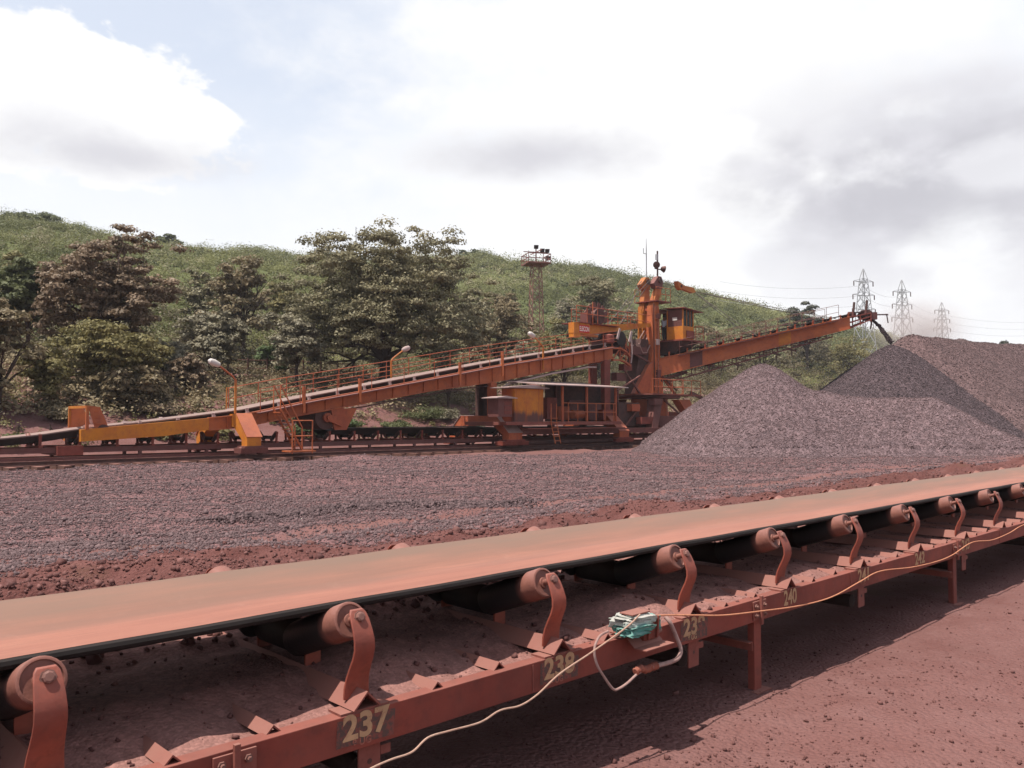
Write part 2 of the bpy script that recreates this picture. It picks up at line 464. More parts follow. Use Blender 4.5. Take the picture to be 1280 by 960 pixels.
def copy_part(o, parent, off):
    c = o.copy(); COL.objects.link(c); c.parent = parent
    c.location = Vector(o.location) + Vector(off)
    for ch in list(o.children):
        g = ch.copy(); COL.objects.link(g); g.parent = c
    return c

def np_mesh(name, V, Fq, mat, attrs=None, smooth=False):
    """fast mesh from arrays: V (n,3), Fq (m,k) faces of equal size"""
    me = bpy.data.meshes.new(name)
    V = np.ascontiguousarray(V, dtype=np.float32); Fq = np.ascontiguousarray(Fq, dtype=np.int32)
    m, k = Fq.shape
    me.vertices.add(len(V)); me.vertices.foreach_set('co', V.ravel())
    me.loops.add(m*k); me.loops.foreach_set('vertex_index', Fq.ravel())
    me.polygons.add(m); me.polygons.foreach_set('loop_start', np.arange(0, m*k, k, dtype=np.int32))
    me.polygons.foreach_set('loop_total', np.full(m, k, dtype=np.int32))
    if smooth: me.polygons.foreach_set('use_smooth', np.ones(m, dtype=bool))
    me.update(calc_edges=True)
    for nm, dom, arr in (attrs or []):
        at = me.attributes.new(nm, 'FLOAT', dom); at.data.foreach_set('value', np.ascontiguousarray(arr, dtype=np.float32))
    me.materials.append(mat)
    return me

def grid_faces(nu, nv):
    i = np.arange(nu-1)[:, None]*nv + np.arange(nv-1)[None, :]
    i = i.ravel()
    return np.stack([i, i+nv, i+nv+1, i+1], 1)

def link_mesh(name, me, parent=None, loc=None, rot=None):
    o = bpy.data.objects.new(name, me); COL.objects.link(o)
    if parent is not None: o.parent = parent
    if loc is not None: o.location = loc
    if rot is not None: o.rotation_euler = (0, 0, rot)
    return o

# ------------------------------------------------------------------ the ground
def seg(*pieces):
    out = []
    for a, b, st in pieces: out.append(np.arange(a, b, st))
    return np.concatenate(out)
td = seg((-600, -60, 60), (-60, -8, 4), (-8, -2, .5), (-2, 20, .08), (20, 60, .3), (60, 200, 2.5), (200, 620, 12), (620, 3200, 150))
dd = seg((-600, -40, 40), (-40, -4, 2), (-4, 1, .4), (1, 11, .07), (11, 40, .25), (40, 70, .6), (70, 210, 2.5), (210, 700, 20), (700, 3000, 200))
T, D_ = np.meshgrid(td, dd, indexing='ij')
Zg = H(T, D_)
def ore_mask(t, d):
    t = np.asarray(t, float); end = 32.4 - 3.2*np.clip((t-24)/6, 0, 1)*np.clip((60-t)/10, 0, 1)
    return np.clip((d - 8.3 - .9*fbm(t, d*0+3, 5.0, 3, 33) - .7*fbm(t, d, 1.6, 3, 97)) / .7, 0, 1) * np.clip((end - d - .8*fbm(t, d, 8, 2, 91)) / .9, 0, 1)
ore = ore_mask(T, D_)
ore = ore * (1 - .8*np.exp(-((D_ - 11.0 - 2.0*fbm(T, D_*0, 14, 3, 92))/.45)**2)) 
veg = np.clip((D_ - 41) / 10, 0, .62) * (1 - .9*np.exp(-((D_-57.5)/1.6)**2)) + np.clip((D_ - 60)/10, 0, .4)
V = np.stack([T.ravel(), D_.ravel(), Zg.ravel()], 1)
g = link_mesh('ground', np_mesh('ground', V, grid_faces(len(td), len(dd)), M['ground'],
              [('bank', 'POINT', (np.clip((D_-5.2)/.8, 0, 1)*np.clip((10.2-D_)/1.2, 0, 1)).ravel()), ('ore', 'POINT', ore.ravel()), ('veg', 'POINT', veg.ravel()), ('hill', 'POINT', np.clip((D_.ravel()-62)/20, 0, 1))], True), rot=A)
g['kind'] = 'structure'

# ------------------------------------------------------------------ loose lumps
OCT = np.array([(1,0,0),(-1,0,0),(0,1,0),(0,-1,0),(0,0,1),(0,0,-1)], float)
OF = np.array([(0,2,4),(2,1,4),(1,3,4),(3,0,4),(2,0,5),(1,2,5),(3,1,5),(0,3,5)])
CUB = np.array([(-1,-1,-1),(1,-1,-1),(1,1,-1),(-1,1,-1),(-1,-1,1),(1,-1,1),(1,1,1),(-1,1,1)], float)*.62
CF = np.array([(0,2,1),(0,3,2),(4,5,6),(4,6,7),(0,1,5),(0,5,4),(1,2,6),(1,6,5),(2,3,7),(2,7,6),(3,0,4),(3,4,7)])
def lumps(name, pts, sizes, mat, seed, label, cat, cube=False):
    rng = np.random.default_rng(seed); n = len(pts)
    B, BF = (CUB, CF) if cube else (OCT, OF)
    nv = len(B)
    v = B[None]*(1 + rng.uniform(-.35, .35, (n, nv, 3)))
    v = v*rng.uniform(.6, 1.2, (n, 1, 3))
    q = rng.normal(size=(n, 4)); q /= np.linalg.norm(q, axis=1, keepdims=True)
    w, x, y, z = q.T
    Rm = np.stack([np.stack([1-2*(y*y+z*z), 2*(x*y-z*w), 2*(x*z+y*w)], 1), np.stack([2*(x*y+z*w), 1-2*(x*x+z*z), 2*(y*z-x*w)], 1),
                   np.stack([2*(x*z-y*w), 2*(y*z+x*w), 1-2*(x*x+y*y)], 1)], 1)
    v = np.einsum('nij,nkj->nki', Rm, v)*sizes[:, None, None] + pts[:, None, :]
    Fq = (BF[None] + (np.arange(n)*nv)[:, None, None]).reshape(-1, 3)
    tone = np.repeat(np.clip(rng.beta(1.6, 2.6, n), 0, 1), len(BF))
    o = link_mesh(name, np_mesh(name, v.reshape(-1, 3), Fq, mat, [('tone', 'FACE', tone)]), rot=A)
    return tag(o, label, cat, kind='stuff')

def sample_view(rng, n, Y0, Y1, power=1.0, xr=(-.68, .68)):
    """points spread over the part of the yard that the photo looks on to"""
    u = rng.random(n)
    Y = (Y0**(1-power) + u*(Y1**(1-power) - Y0**(1-power)))**(1/(1-power)) if power != 1 else Y0*(Y1/Y0)**u
    X = Y*rng.uniform(xr[0], xr[1], n)
    return X*DX + Y*DY, X*NX + Y*NY

rng = np.random.default_rng(7)
t, d = sample_view(rng, 520000, 6.5, 48, .62)
dens = ore_mask(t, d)
dens *= .55 + .9*np.clip(fbm(t, d, 2.2, 3, 95) + .3, 0, 1)
dens *= 1 - .85*np.exp(-((d - 11.0 - 2.0*fbm(t, d*0, 14, 3, 92))/.45)**2)
k = rng.random(len(t)) < dens
t = t[k]; d = d[k]
Yw_ = t*DY + d*NY
sz = np.clip(rng.lognormal(-4.55, .50, len(t)), .004, .05)*np.clip(.72 + Yw_/34, .85, 1.6)
lumps('loose_ore', np.stack([t, d, H(t, d) + sz*.25], 1), sz, M['rock_ore'], 3, 'purple grey crushed ore strewn over the yard', 'ore')
# darker coarse band of ore in the middle of the yard
n = 9000
pth = np.array([PL(px, py, 12)[:1].tolist() + [0] for px, py in ((280, 660),)])
q0 = PY(300, 655, 14.2); q1 = PY(500, 638, 16.4); q2 = PY(640, 640, 16.2)
u = rng.random(n); w_ = rng.normal(0, .42, n)
tt = np.where(u < .6, q0[0] + (q1[0]-q0[0])*u/.6, q1[0] + (q2[0]-q1[0])*(u-.6)/.4) 
d2 = np.where(u < .6, q0[1] + (q1[1]-q0[1])*u/.6, q1[1] + (q2[1]-q1[1])*(u-.6)/.4) + w_
tt = tt + rng.normal(0, .3, n)
sz = np.clip(rng.lognormal(-3.9, .4, n), .010, .06)
lumps('coarse_ore', np.stack([tt, d2, H(tt, d2) + sz*.3 + .05*np.exp(-(w_/.4)**2)], 1), sz, M['rock_band'], 4, 'band of darker coarse ore lumps in the middle of the yard', 'ore')
# soil clods on the bank beside the near conveyor and on the ground in front
t, d = sample_view(rng, 110000, 4.0, 32, .8)
k = rng.random(len(t)) < np.exp(-((d - 7.3)/1.4)**2)*(d > 4.8)
t = t[k]; d = d[k]
sz = np.clip(rng.lognormal(-4.75, .65, len(t)), .005, .06)
lumps('soil_clods', np.stack([t, d, H(t, d) + sz*.2], 1), sz, M['rock_soil'], 5, 'red brown soil clods on the bank behind the near conveyor', 'soil', True)
t, d = sample_view(rng, 60000, 2.6, 16, .7, (-.3, .7))
k = (d < 4.4) & (rng.random(len(t)) < .12 + .8*np.clip(fbm(t, d, 1.3, 3, 99), 0, 1))
t = t[k]; d = d[k]
sz = np.clip(rng.lognormal(-5.45, .55, len(t)), .0025, .03)
lumps('ground_pebbles', np.stack([t, d, H(t, d) + sz*.3], 1), sz, M['rock_soil'], 6, 'small pebbles on the red ground in front of the near conveyor', 'pebbles', True)

# ------------------------------------------------------------------ ore heaps
SLOPE = .715
def heap(name, mat, rockmat, label, prims, bounds, step, seed, rocks, rsize):
    """prims: ridges (p0, p1) of yard points whose z is the height of the crest"""
    ta = np.arange(bounds[0], bounds[1], step); da = np.arange(bounds[2], bounds[3], step)
    def hz(T, Dd):
        z = np.full(np.broadcast(T, Dd).shape, -9.0)
        for p0, p1, sl in prims:
            ax, ay = p1[0]-p0[0], p1[1]-p0[1]; L2 = ax*ax + ay*ay + 1e-9
            s = np.clip(((T-p0[0])*ax + (Dd-p0[1])*ay)/L2, 0, 1)
            dist = np.hypot(T - p0[0] - s*ax, Dd - p0[1] - s*ay)
            dist = np.sqrt(dist**2 + .25) - .35
            zz = p0[2] + s*(p1[2]-p0[2]) - sl*dist
            z = np.where(z > zz + .6, z, np.where(zz > z + .6, zz, np.maximum(z, zz) + .25*(1 - np.abs(z-zz)/.6)**2*.6))
        z = z + .16*fbm(T, Dd, 3.2, 3, seed) + .07*fbm(T, Dd, .9, 3, seed+9)
        z = np.where(z < .5, z*.75 + .12*0, z)
        return z
    T, Dd = np.meshgrid(ta, da, indexing='ij'); Z = hz(T, Dd)
    g0 = H(T, Dd)
    me = np_mesh(name, np.stack([T.ravel(), Dd.ravel(), np.maximum(Z, g0 - .25).ravel()], 1), grid_faces(len(ta), len(da)), mat, smooth=True)
    o = link_mesh(name, me, rot=A); tag(o, label, 'ore heap')
    rng = np.random.default_rng(seed)
    t = rng.uniform(bounds[0], bounds[1], rocks); d = rng.uniform(bounds[2], bounds[3], rocks)
    z = hz(t, d); k = z > H(t, d) - .05
    t, d, z = t[k], d[k], z[k]
    sz = np.clip(rng.lognormal(math.log(rsize), .35, len(t)), rsize*.5, rsize*2.6)
    nv = 6
    r = lumps(name + '_lumps', np.stack([t, d, z + sz*.2], 1), sz, rockmat, seed+1, label, 'ore')
    # the loose lumps are the skin of this heap: same mesh object family, as its part
    for key in ('label', 'category'): del r[key]
    r.name = 'loose_lumps'; r.parent = o; r.rotation_euler = (0, 0, 0)
    return o

Yc = 45.0
a0 = PY(951, 453, 45.0); 
b0 = PY(1030, 491, 43.2); b1 = PY(1165, 499, 41.0); b2 = PY(1300, 556, 37.0)
heap('ore_heap', M['ore_heap'], M['rock_ore'], 'purple grey front ore heap with one peak and a lower flat crest beside it',
     [(a0, a0, SLOPE), (a0 + np.array([1.5, 1.2, -1.4]), b0, SLOPE), (b0, b1, SLOPE), (b1, b2, SLOPE)],
     (24, 62, 8, 32.2), .16, 101, 220000, .024)
c0 = PL(1114, 430, 23.6)
heap('ore_heap', M['ore_dark'], M['rock_dark'], 'dark fresh ore heap with a sharp cone under the falling ore',
     [(c0, c0, .72)], (c0[0]-11, c0[0]+11, c0[1]-11, 33.2), .2, 202, 110000, .030)
e0 = PL(1140, 417, 23.4); e1 = PL(1200, 424, 23.2); e2 = PL(1290, 431, 22.8); e3 = PL(1400, 440, 22.0)
heap('ore_heap', M['ore_red'], M['rock_red'], 'long reddish ore heap at the right behind the dark cone',
     [(e0, e1, .74), (e1, e2, .74), (e2, e3, .74)], (c0[0]-7, 150, 8, 33.4), .35, 303, 150000, .036)

# ------------------------------------------------------------------ near conveyor
DC = 3.77                        # middle of the conveyor across the yard
HALF = .77                       # half its width
SP = 1.2; T0 = .83               # idler pitch and first idler
ZT, ZB = .617, .467              # top and bottom of the stringer channels

conv = thing('belt_conveyor', 'long foreground conveyor of red steel with a dusty belt and numbered side beam', 'conveyor', (0, DC, 0))
for side in (1, -1):
    df = DC - side*HALF; s = side
    mb = MB()
    prof = [(df, ZB), (df, ZT), (df+s*.075, ZT), (df+s*.075, ZT-.010), (df+s*.009, ZT-.010),
            (df+s*.009, ZB+.010), (df+s*.075, ZB+.010), (df+s*.075, ZB)]
    mb.prism_t(prof if s > 0 else prof[::-1], -12, 60)
    st = mb.build('side_beam', M['red_steel'], conv, bevel=.003)
    if side == 1: NEAR_BEAM = st
# joints, bolts
def joint(t):
    df = DC - HALF
    mb = MB().box((t-.085, df-.010, ZB+.012), (t+.085, df-.0005, ZT-.012))
    mb.box((t-.012, df-.030, ZB-.02), (t+.012, df-.011, ZT+.022))
    o = mb.build('joint_plate', M['red_steel_dusty'], conv, bevel=.002)
    for dx in (-.055, .05):
        for z in (ZB+.045, ZT-.045):
            b = MB().lathe((t+dx, df-.010, z), (0, -1, 0), [(0, .016), (.010, .016), (.0101, .009), (.022, .009)], 6)
            b.build('bolt', M['roller_face'], o)
for t in (1.45, 5.20, 8.95, 12.7, 16.45, 20.2):
    joint(t)
# thin seam welds and a dust trickle under the top flange are left to the paint; weld seams between joints
for t in (3.02, 6.6, 10.3):
    MB().box((t-.003, DC-HALF-.004, ZB+.01), (t+.003, DC-HALF-.0005, ZT-.01)).build('weld_seam', M['red_steel_dusty'], conv)
# legs
for t in (1.45, 5.20, 8.95, 12.7, 16.45, 20.2, 23.95, -2.3):
    for s in (1, -1):
        df = DC - s*(HALF - .012)
        zb = float(H(t, df)) - .06
        mb = MB()
        # rolled channel standing on end
        mb.box((t-.045, df, zb), (t+.045, df+s*.008, ZB+.02) if s > 0 else (t+.045, df-.0005, ZB+.02)) if s > 0 else mb.box((t-.045, df-.008, zb), (t+.045, df, ZB+.02))
        for q in (-1, 1):
            x0 = t+q*.045; a, b = sorted((x0, x0-q*.008)); y0, y1 = sorted((df+s*.0082, df+s*.05))
            mb.box((a, y0, zb), (b, y1, ZB-.001))
        lg = mb.build('leg', M['red_steel'], conv, bevel=.002)
        y0, y1 = sorted((df-s*.05, df+s*.09))
        MB().box((t-.09, y0, zb+.045), (t+.09, y1, zb+.06)).build('foot_plate', M['red_steel_dusty'], lg)
    # cross tie: angle between the two legs
    zt = .325
    mb = MB().box((t-.10, DC-HALF+.02, zt), (t-.047, DC+HALF-.02, zt+.008))
    mb.box((t-.056, DC-HALF+.02, zt-.055), (t-.047, DC+HALF-.02, zt-.0005))
    mb.build('cross_tie', M['red_steel_dusty'], conv)
# deck plate under the belt
MB().box((-12, DC-HALF+.076, .575), (60, DC+HALF-.076, .583)).build('deck_plate', M['red_steel_dusty'], conv)
# belt
tb = np.linspace(-12, 60, 145)
half_b = .52
vv = np.linspace(-1, 1, 41)
def trough(v):
    a = np.abs(v)*half_b; flat = .19
    k = np.clip((a-flat)/.10, 0, 1)
    rise = np.where(a < flat, 0, np.where(a < flat+.10, .5*.364*(a-flat)**2/.10, .364*(a-flat-.05)))
    return .914 + rise
zz = trough(vv)
th = .016
Vb = []; across = []; top = []
for t in tb:
    sag = -.010*(.5 - .5*math.cos(2*math.pi*(t-T0)/SP))
    for i, v in enumerate(vv):
        Vb.append((t, v*half_b, zz[i]+sag+th)); 
nb = len(vv)
# idlers lie 1.2 m apart: sample the sag properly
tb = np.arange(-12, 60.01, .2); Vt = []; Vu = []
for t in tb:
    sag = -.003*(.5 - .5*math.cos(2*math.pi*(t-T0)/SP))
    nrm = np.gradient(zz, vv*half_b)
    for i, v in enumerate(vv):
        Vt.append((t, v*half_b, zz[i]+sag+th)); Vu.append((t, v*half_b + (.002 if abs(v) == 1 else 0)*np.sign(v), zz[i]+sag))
nt_ = len(tb)
gf = grid_faces(nt_, nb)
Fall = [gf, gf[:, ::-1] + nt_*nb]
e = []
for j in (0, nb-1):
    for i in range(nt_-1):
        a0 = i*nb+j; a1 = a0+nb; e.append((a0, a1, a1+nt_*nb, a0+nt_*nb))
Fall.append(np.array(e))
Fq = np.concatenate(Fall)
acr = np.tile(vv*.5+.5, nt_*2)
tf = np.concatenate([np.ones(len(gf)), np.zeros(len(Fq)-len(gf))])
o = link_mesh('belt', np_mesh('belt', np.array(Vt+Vu), Fq, M['belt'], [('across', 'POINT', acr), ('topface', 'FACE', tf)], True), conv)
o.data.set_sharp_from_angle(angle=math.radians(45))
# the rounded rubber lip of each edge
for sg in (-1, 1):
    MB().tube([(t, DC + sg*(half_b+.002), zz[0] - .004 - .003*(.5-.5*math.cos(2*math.pi*(t-T0)/SP))) for t in tb], .019, 8).build('belt_edge', M['rubber'], o, smooth=True)
# return belt below the deck
MB().box((-12, DC-.5, .395), (60, DC+.5, .407)).build('return_belt', M['far_belt_under'], conv)

# one idler: inverted angle, two end brackets, two inner posts, three rollers
def make_idler(t):
    fr = MB()
    L0, L1 = DC-HALF-.012, DC+HALF+.012
    for q in (-1, 1):
        fr.hexa([(t, L0, .690), (t+q*.062, L0, .628), (t+q*.062, L1, .628), (t, L1, .690)],
                [(t, L0, .700), (t+q*.068, L0, .632), (t+q*.068, L1, .632), (t, L1, .700)])
    frame = fr.build('idler_frame', M['red_steel_dusty'], conv)
    MB().box((t-.12, DC-HALF+.004, ZT+.0005), (t+.12, DC-HALF+.10, ZT+.010)).build('foot_plate', M['red_steel_dusty'], frame)
    tl = math.tan(math.radians(20)); c20, s20 = math.cos(math.radians(20)), math.sin(math.radians(20))
    for s in (1, -1):
        # bracket: a flat bar bowed out round the roller's end
        pr = [(-.030, .655), (-.031, .700), (-.041, .745), (-.060, .788), (-.080, .828), (-.092, .866), (-.090, .904), (-.075, .944), (-.055, .984), (-.038, 1.010), (-.029, 1.024)]
        pr = [(DC - s*(HALF-.10) + s*p[0], p[1]) for p in pr]
        mb = MB(); vs = []; wd = [.062, .060, .056, .053, .051, .050, .050, .048, .045, .040, .030]
        for (dd_, zz_), w in zip(pr, wd):
            for q in (-1, 1):
                for k in (0, 1):
                    vs.append((t+q*w, dd_ + s*.012*k, zz_ + (.003*k)))
        fs = []
        for i in range(len(pr)-1):
            b = i*4
            for a0, a1 in ((0, 1), (1, 3), (3, 2), (2, 0)):
                fs.append((b+a0, b+a1, b+a1+4, b+a0+4))
        fs += [(0, 2, 3, 1), (len(pr)*4-4, len(pr)*4-3, len(pr)*4-1, len(pr)*4-2)]
        mb.add(vs, fs); mb.build('bracket', M['bracket'], frame, smooth=True, bevel=.0025)
        ax = np.array((0, -s*c20, s20))             # roller axis, outward and up
        c = np.array((t, DC - s*(DC-3.118), .972))  # its outer end
        # bolt through the bracket
        q0 = c + ax*.066
        MB().lathe(q0, ax, [(0, .027), (.006, .027), (.0061, .021), (.018, .020), (.021, .014)], 8).build('bolt', M['roller_face'], frame)
        mb = MB().lathe(c - ax*.475, ax, [(0, .060), (.002, .078), (.012, .081), (.22, .081), (.26, .081), (.29, .081), (.32, .081), (.35, .081), (.38, .081), (.42, .081), (.463, .081), (.472, .079), (.475, .074), (.4752, .068), (.468, .066), (.466, .030), (.474, .028), (.476, .016), (.535, .016)], 28)
        ro = mb.build('side_roller', M['roller'], frame, smooth=True)
        me = ro.data; n_ = len(me.vertices); cv = np.zeros(n_*3, np.float32); me.vertices.foreach_get('co', cv)
        rel = (cv.reshape(-1, 3) + np.array(ORIGIN) - c) @ ax
        at = me.attributes.new('outer', 'FLOAT', 'POINT'); at.data.foreach_set('value', np.clip((rel + .155)/.06, 0, 1).astype(np.float32))
        # inner post
        x = DC - s*.235
        MB().box((t+.02, x-.006, .66), (t+.10, x+.006, .83)).build('inner_post', M['bracket'], frame)
    MB().lathe((t+.06, DC-.205, .795), (0, 1, 0), [(0, .06), (.003, .078), (.012, .080), (.398, .080), (.407, .078), (.41, .06)], 24).build('centre_roller', M['black_steel'], frame, smooth=True)
    return frame
idl = make_idler(T0)
for n in range(-1, 24):
    if n: copy_part(idl, conv, (SP*n, 0, 0))
# stiffening angles that stick out of the spilled fines: two in each bay
def stiff(t, zt, dl):
    fr = MB(); L0, L1 = DC-HALF+.02+dl, DC+HALF-.05
    for q in (-1, 1):
        fr.hexa([(t, L0, zt-.008), (t+q*.032, L0, zt-.040), (t+q*.032, L1, zt-.05), (t, L1, zt-.018)],
                [(t, L0, zt), (t+q*.038, L0, zt-.037), (t+q*.038, L1, zt-.047), (t, L1, zt-.010)])
    return fr.build('stiffener', M['red_steel_dusty'], conv)
sa = stiff(T0+.40, .648, 0); sb = stiff(T0+.80, .648, .02)
for n in range(-1, 24):
    if n: copy_part(sa, conv, (SP*n, 0, .004*((n*7) % 3 - 1))); copy_part(sb, conv, (SP*n, 0, .004*((n*5) % 3 - 1)))
# hangers of the return idlers under the beam
for n in range(-1, 17, 2):
    t = T0 + SP*(n+0) + .04
    if n < 0: continue
    mb = MB().box((t-.055, DC-HALF+.03, .30), (t+.055, DC-HALF+.04, ZB-.001))
    mb.box((t+.057, DC-HALF+.032, .40), (t+.11, DC-HALF+.038, .44))
    h = mb.build('return_hanger', M['red_steel_dusty'], conv, bevel=.002)
    MB().lathe((t, DC-HALF+.030, .39), (0, -1, 0), [(0, .012), (.001, .012)], 10).build('bolt_hole', M['dark_steel'], h)
    mb = MB().box((t-.055, DC+HALF-.04, .30), (t+.055, DC+HALF-.03, ZB-.001)); mb.build('return_hanger', M['red_steel_dusty'], conv)
    MB().lathe((t, DC-.66, .335), (0, 1, 0), [(0, .03), (.001, .052), (1.32, .052), (1.321, .03)], 16).build('return_roller', M['black_steel'], conv, smooth=True)

# painted bay numbers
def text_mesh(body, size, extr=0.0, width=1.0, bold=.0, align='CENTER'):
    cu = bpy.data.curves.new('lettering', 'FONT'); cu.body = body; cu.size = size
    cu.align_x = align; cu.align_y = 'CENTER'; cu.offset = bold; cu.extrude = extr; cu.space_character = 1.02
    o = bpy.data.objects.new('lettering', cu); COL.objects.link(o)
    dg = bpy.context.evaluated_depsgraph_get()
    me = bpy.data.meshes.new_from_object(o.evaluated_get(dg))
    bpy.data.objects.remove(o); bpy.data.curves.remove(cu)
    n = len(me.vertices); co = np.zeros(n*3, np.float32); me.vertices.foreach_get('co', co); co = co.reshape(-1, 3)
    return me, co, width
def wall_text(body, t, d, z, size, mat, parent, name='painted_number', width=1.0, bold=.0, slant=0.0):
    """writing on a face that looks towards -d, read along +t"""
    me, co, w = text_mesh(body, size, 0, width, bold)
    new = np.stack([t - ORIGIN[0] + co[:, 0]*w + slant*co[:, 1], np.full(len(co), d - ORIGIN[1]), z - ORIGIN[2] + co[:, 1]], 1).astype(np.float32)
    me.vertices.foreach_set('co', new.ravel()); me.materials.clear(); me.materials.append(mat); me.update()
    o = bpy.data.objects.new(name, me); COL.objects.link(o); o.parent = parent
    return o
fd = DC-HALF-.0015
for n in range(1, 8):
    t = T0 + SP*n + (.0, 0, -.015, .0, .0, .02, 0, .0)[n]
    num = str(236 + n)
    if n in (1, 2, 3):
        mb = MB(); h0 = ZB+.018 if n != 3 else ZB+.012
        mb.add([(t-.145, fd, h0+.01), (t+.14, fd, h0), (t+.15, fd, ZT-.022), (t-.14, fd, ZT-.014)], [(0, 1, 2, 3)])
        mb.build('paint_patch', M['patch'], NEAR_BEAM)
    wall_text(num, t, fd-.0012, ZB+.094, .142, M['digit'], NEAR_BEAM, width=1.06 if n != 4 else .86, bold=.0045)
    wall_text('8 UG', t - .02, fd-.0012, ZB+.030, .042, M['digit'] if n == 3 else M['digit_faint'], NEAR_BEAM, name='painted_mark', bold=.001)

# spilled fines lying on the deck
ft = np.arange(-4, 40, .03); fd_ = np.arange(DC-HALF+.012, DC+HALF-.01, .03)
T, Dd = np.meshgrid(ft, fd_, indexing='ij')
q = (Dd - (DC-HALF))/(2*HALF)
Zf = .600 + .045*fbm(T, Dd, .9, 4, 11) + .022*fbm(T, Dd, .14, 3, 12) + (.075 - .04*np.clip((T-4.6)/1.2, 0, 1))*np.clip((q-.10)/.25, 0, 1) + .03*np.clip(q-.3, 0, 1) + .10*np.clip((q-.72)/.28, 0, 1)*(1+fbm(T, Dd, .4, 3, 14))
for (tm, dm, hm, r) in ((4.18, 3.30, .085, .26), (2.35, 3.5, .05, .3), (6.3, 3.35, .04, .25), (7.9, 3.3, .03, .25), (1.2, 3.45, .03, .3)):
    Zf += hm*np.exp(-((T-tm)**2 + (Dd-dm)**2)/r**2)
edge = np.clip((Dd - (DC-HALF+.012))/.10, 0, 1)
Zf = np.where(edge < 1, .605*(1-edge) + Zf*edge, Zf); Zf = np.maximum(Zf, .588)
edge2 = np.clip(((DC+HALF-.012) - Dd)/.08, 0, 1); Zf = Zf*edge2 + .62*(1-edge2)
me = np_mesh('spilled_ore', np.stack([T.ravel(), Dd.ravel(), Zf.ravel()], 1), grid_faces(len(ft), len(fd_)), M['fines'], smooth=True)
o = link_mesh('spilled_ore', me, rot=A); tag(o, 'spilled ore fines lying on the deck under the belt', 'spilled ore', kind='stuff')
rng = np.random.default_rng(17)
n = 6500
ii = rng.integers(0, len(ft), n); jj = (rng.beta(1.1, 2.0, n)*(len(fd_)-2)).astype(int) + 1
sz = np.clip(rng.lognormal(-5.1, .5, n), .003, .022)
lumps('spilled_lumps', np.stack([ft[ii], fd_[jj], Zf[ii, jj] + sz*.4], 1), sz, M['rock_soil'], 18, 'small ore lumps scattered on the fines under the belt', 'spilled ore', True)
n = 2600
ii = rng.integers(0, len(ft), n); jj = rng.integers(int(len(fd_)*.74), len(fd_)-1, n)
sz = np.clip(rng.lognormal(-4.1, .4, n), .008, .04)
lumps('spilled_lumps', np.stack([ft[ii], fd_[jj], Zf[ii, jj] + sz*.3], 1), sz, M['rock_soil'], 19, 'coarser spilled lumps along the far side of the deck', 'spilled ore', True)

# pull-cord switch wrapped in cloth, on a bent plate bolted to the beam
SW = PL(800, 775, 2.96)
sw = thing('pull_cord_switch', 'switch wrapped in green and white cloth on a bent plate beside number 239', 'switch', (SW[0], DC-HALF, ZT))
t0 = SW[0]
mb = MB()
mb.prism_t([(DC-HALF+.10, ZT+.006), (DC-HALF-.012, ZT+.006), (DC-HALF-.075, ZT-.055), (DC-HALF-.16, ZT-.052), (DC-HALF-.16, ZT-.046), (DC-HALF-.078, ZT-.047), (DC-HALF-.010, ZT+.013), (DC-HALF+.10, ZT+.013)], t0-.10, t0+.16)
pl = mb.build('mounting_plate', M['red_steel_dusty'], sw)
mb = MB().box((t0+.0, DC-HALF-.07, ZT-.03), (t0+.13, DC-HALF+.02, ZT+.075))
hs = mb.build('housing', M['bracket'], sw, bevel=.006)
MB().lathe((t0+.13, DC-HALF-.05, ZT+.0), (1, 0, 0), [(0, .018), (.02, .018), (.021, .012), (.05, .012)], 10).build('cable_gland', M['roller_face'], hs)
for dx in (.02, .10):
    MB().bar((t0+dx, DC-HALF-.082, ZT-.02), (t0+dx+.01, DC-HALF-.085, ZT+.10), .012, .012).build('clamp', M['bracket'], hs)
MB().tube([(t0-.04, DC-HALF-.02, ZT+.045), (t0-.17, DC-HALF-.03, ZT+.035), (t0-.21, DC-HALF-.03, ZT+.022), (t0-.17, DC-HALF-.04, ZT+.015), (t0-.05, DC-HALF-.03, ZT+.02)], .009, 8).build('trip_lever', M['dark_steel'], sw, smooth=True)
def rag(cx, cy, cz, rx, ry, rz, seed, mat, name, parent):
    nu, nv = 72, 40; vs = []
    for i in range(nu):
        for j in range(nv):
            th = 2*math.pi*i/nu; ph = math.pi*(j/(nv-1)-.5)
            x, y, z = math.cos(ph)*math.cos(th), math.cos(ph)*math.sin(th), math.sin(ph)
            k = 1 + .34*float(fbm(np.array([x*2.2+z*3]), np.array([y*2.2+z*1.5]), .9, 4, seed)[0]) - .10*abs(math.sin(5*x+4*y+1.5*z+seed))
            p = [abs(c)**.55*math.copysign(1, c)*k for c in (x, y, z)]
            vs.append((cx+p[0]*rx, cy+p[1]*ry, cz+p[2]*rz))
    fs = []
    for i in range(nu):
        for j in range(nv-1):
            fs.append((i*nv+j, ((i+1) % nu)*nv+j, ((i+1) % nu)*nv+j+1, i*nv+j+1))
    return MB().add(vs, fs).build(name, mat, parent, smooth=True)
rag(t0-.04, DC-HALF-.02, ZT+.085, .145, .09, .042, 3, M['cloth_white'], 'cloth', sw)
rag(t0-.06, DC-HALF-.035, ZT+.050, .12, .09, .034, 8, M['cloth_green'], 'cloth', sw)
rag(t0+.135, DC-HALF-.02, ZT+.045, .04, .05, .045, 5, M['cloth_green'], 'cloth', sw)
MB().box((t0-.11, DC-HALF-.075, ZT+.128), (t0+.05, DC-HALF+.02, ZT+.137)).build('lid', M['red_steel_dusty'], sw, bevel=.003)
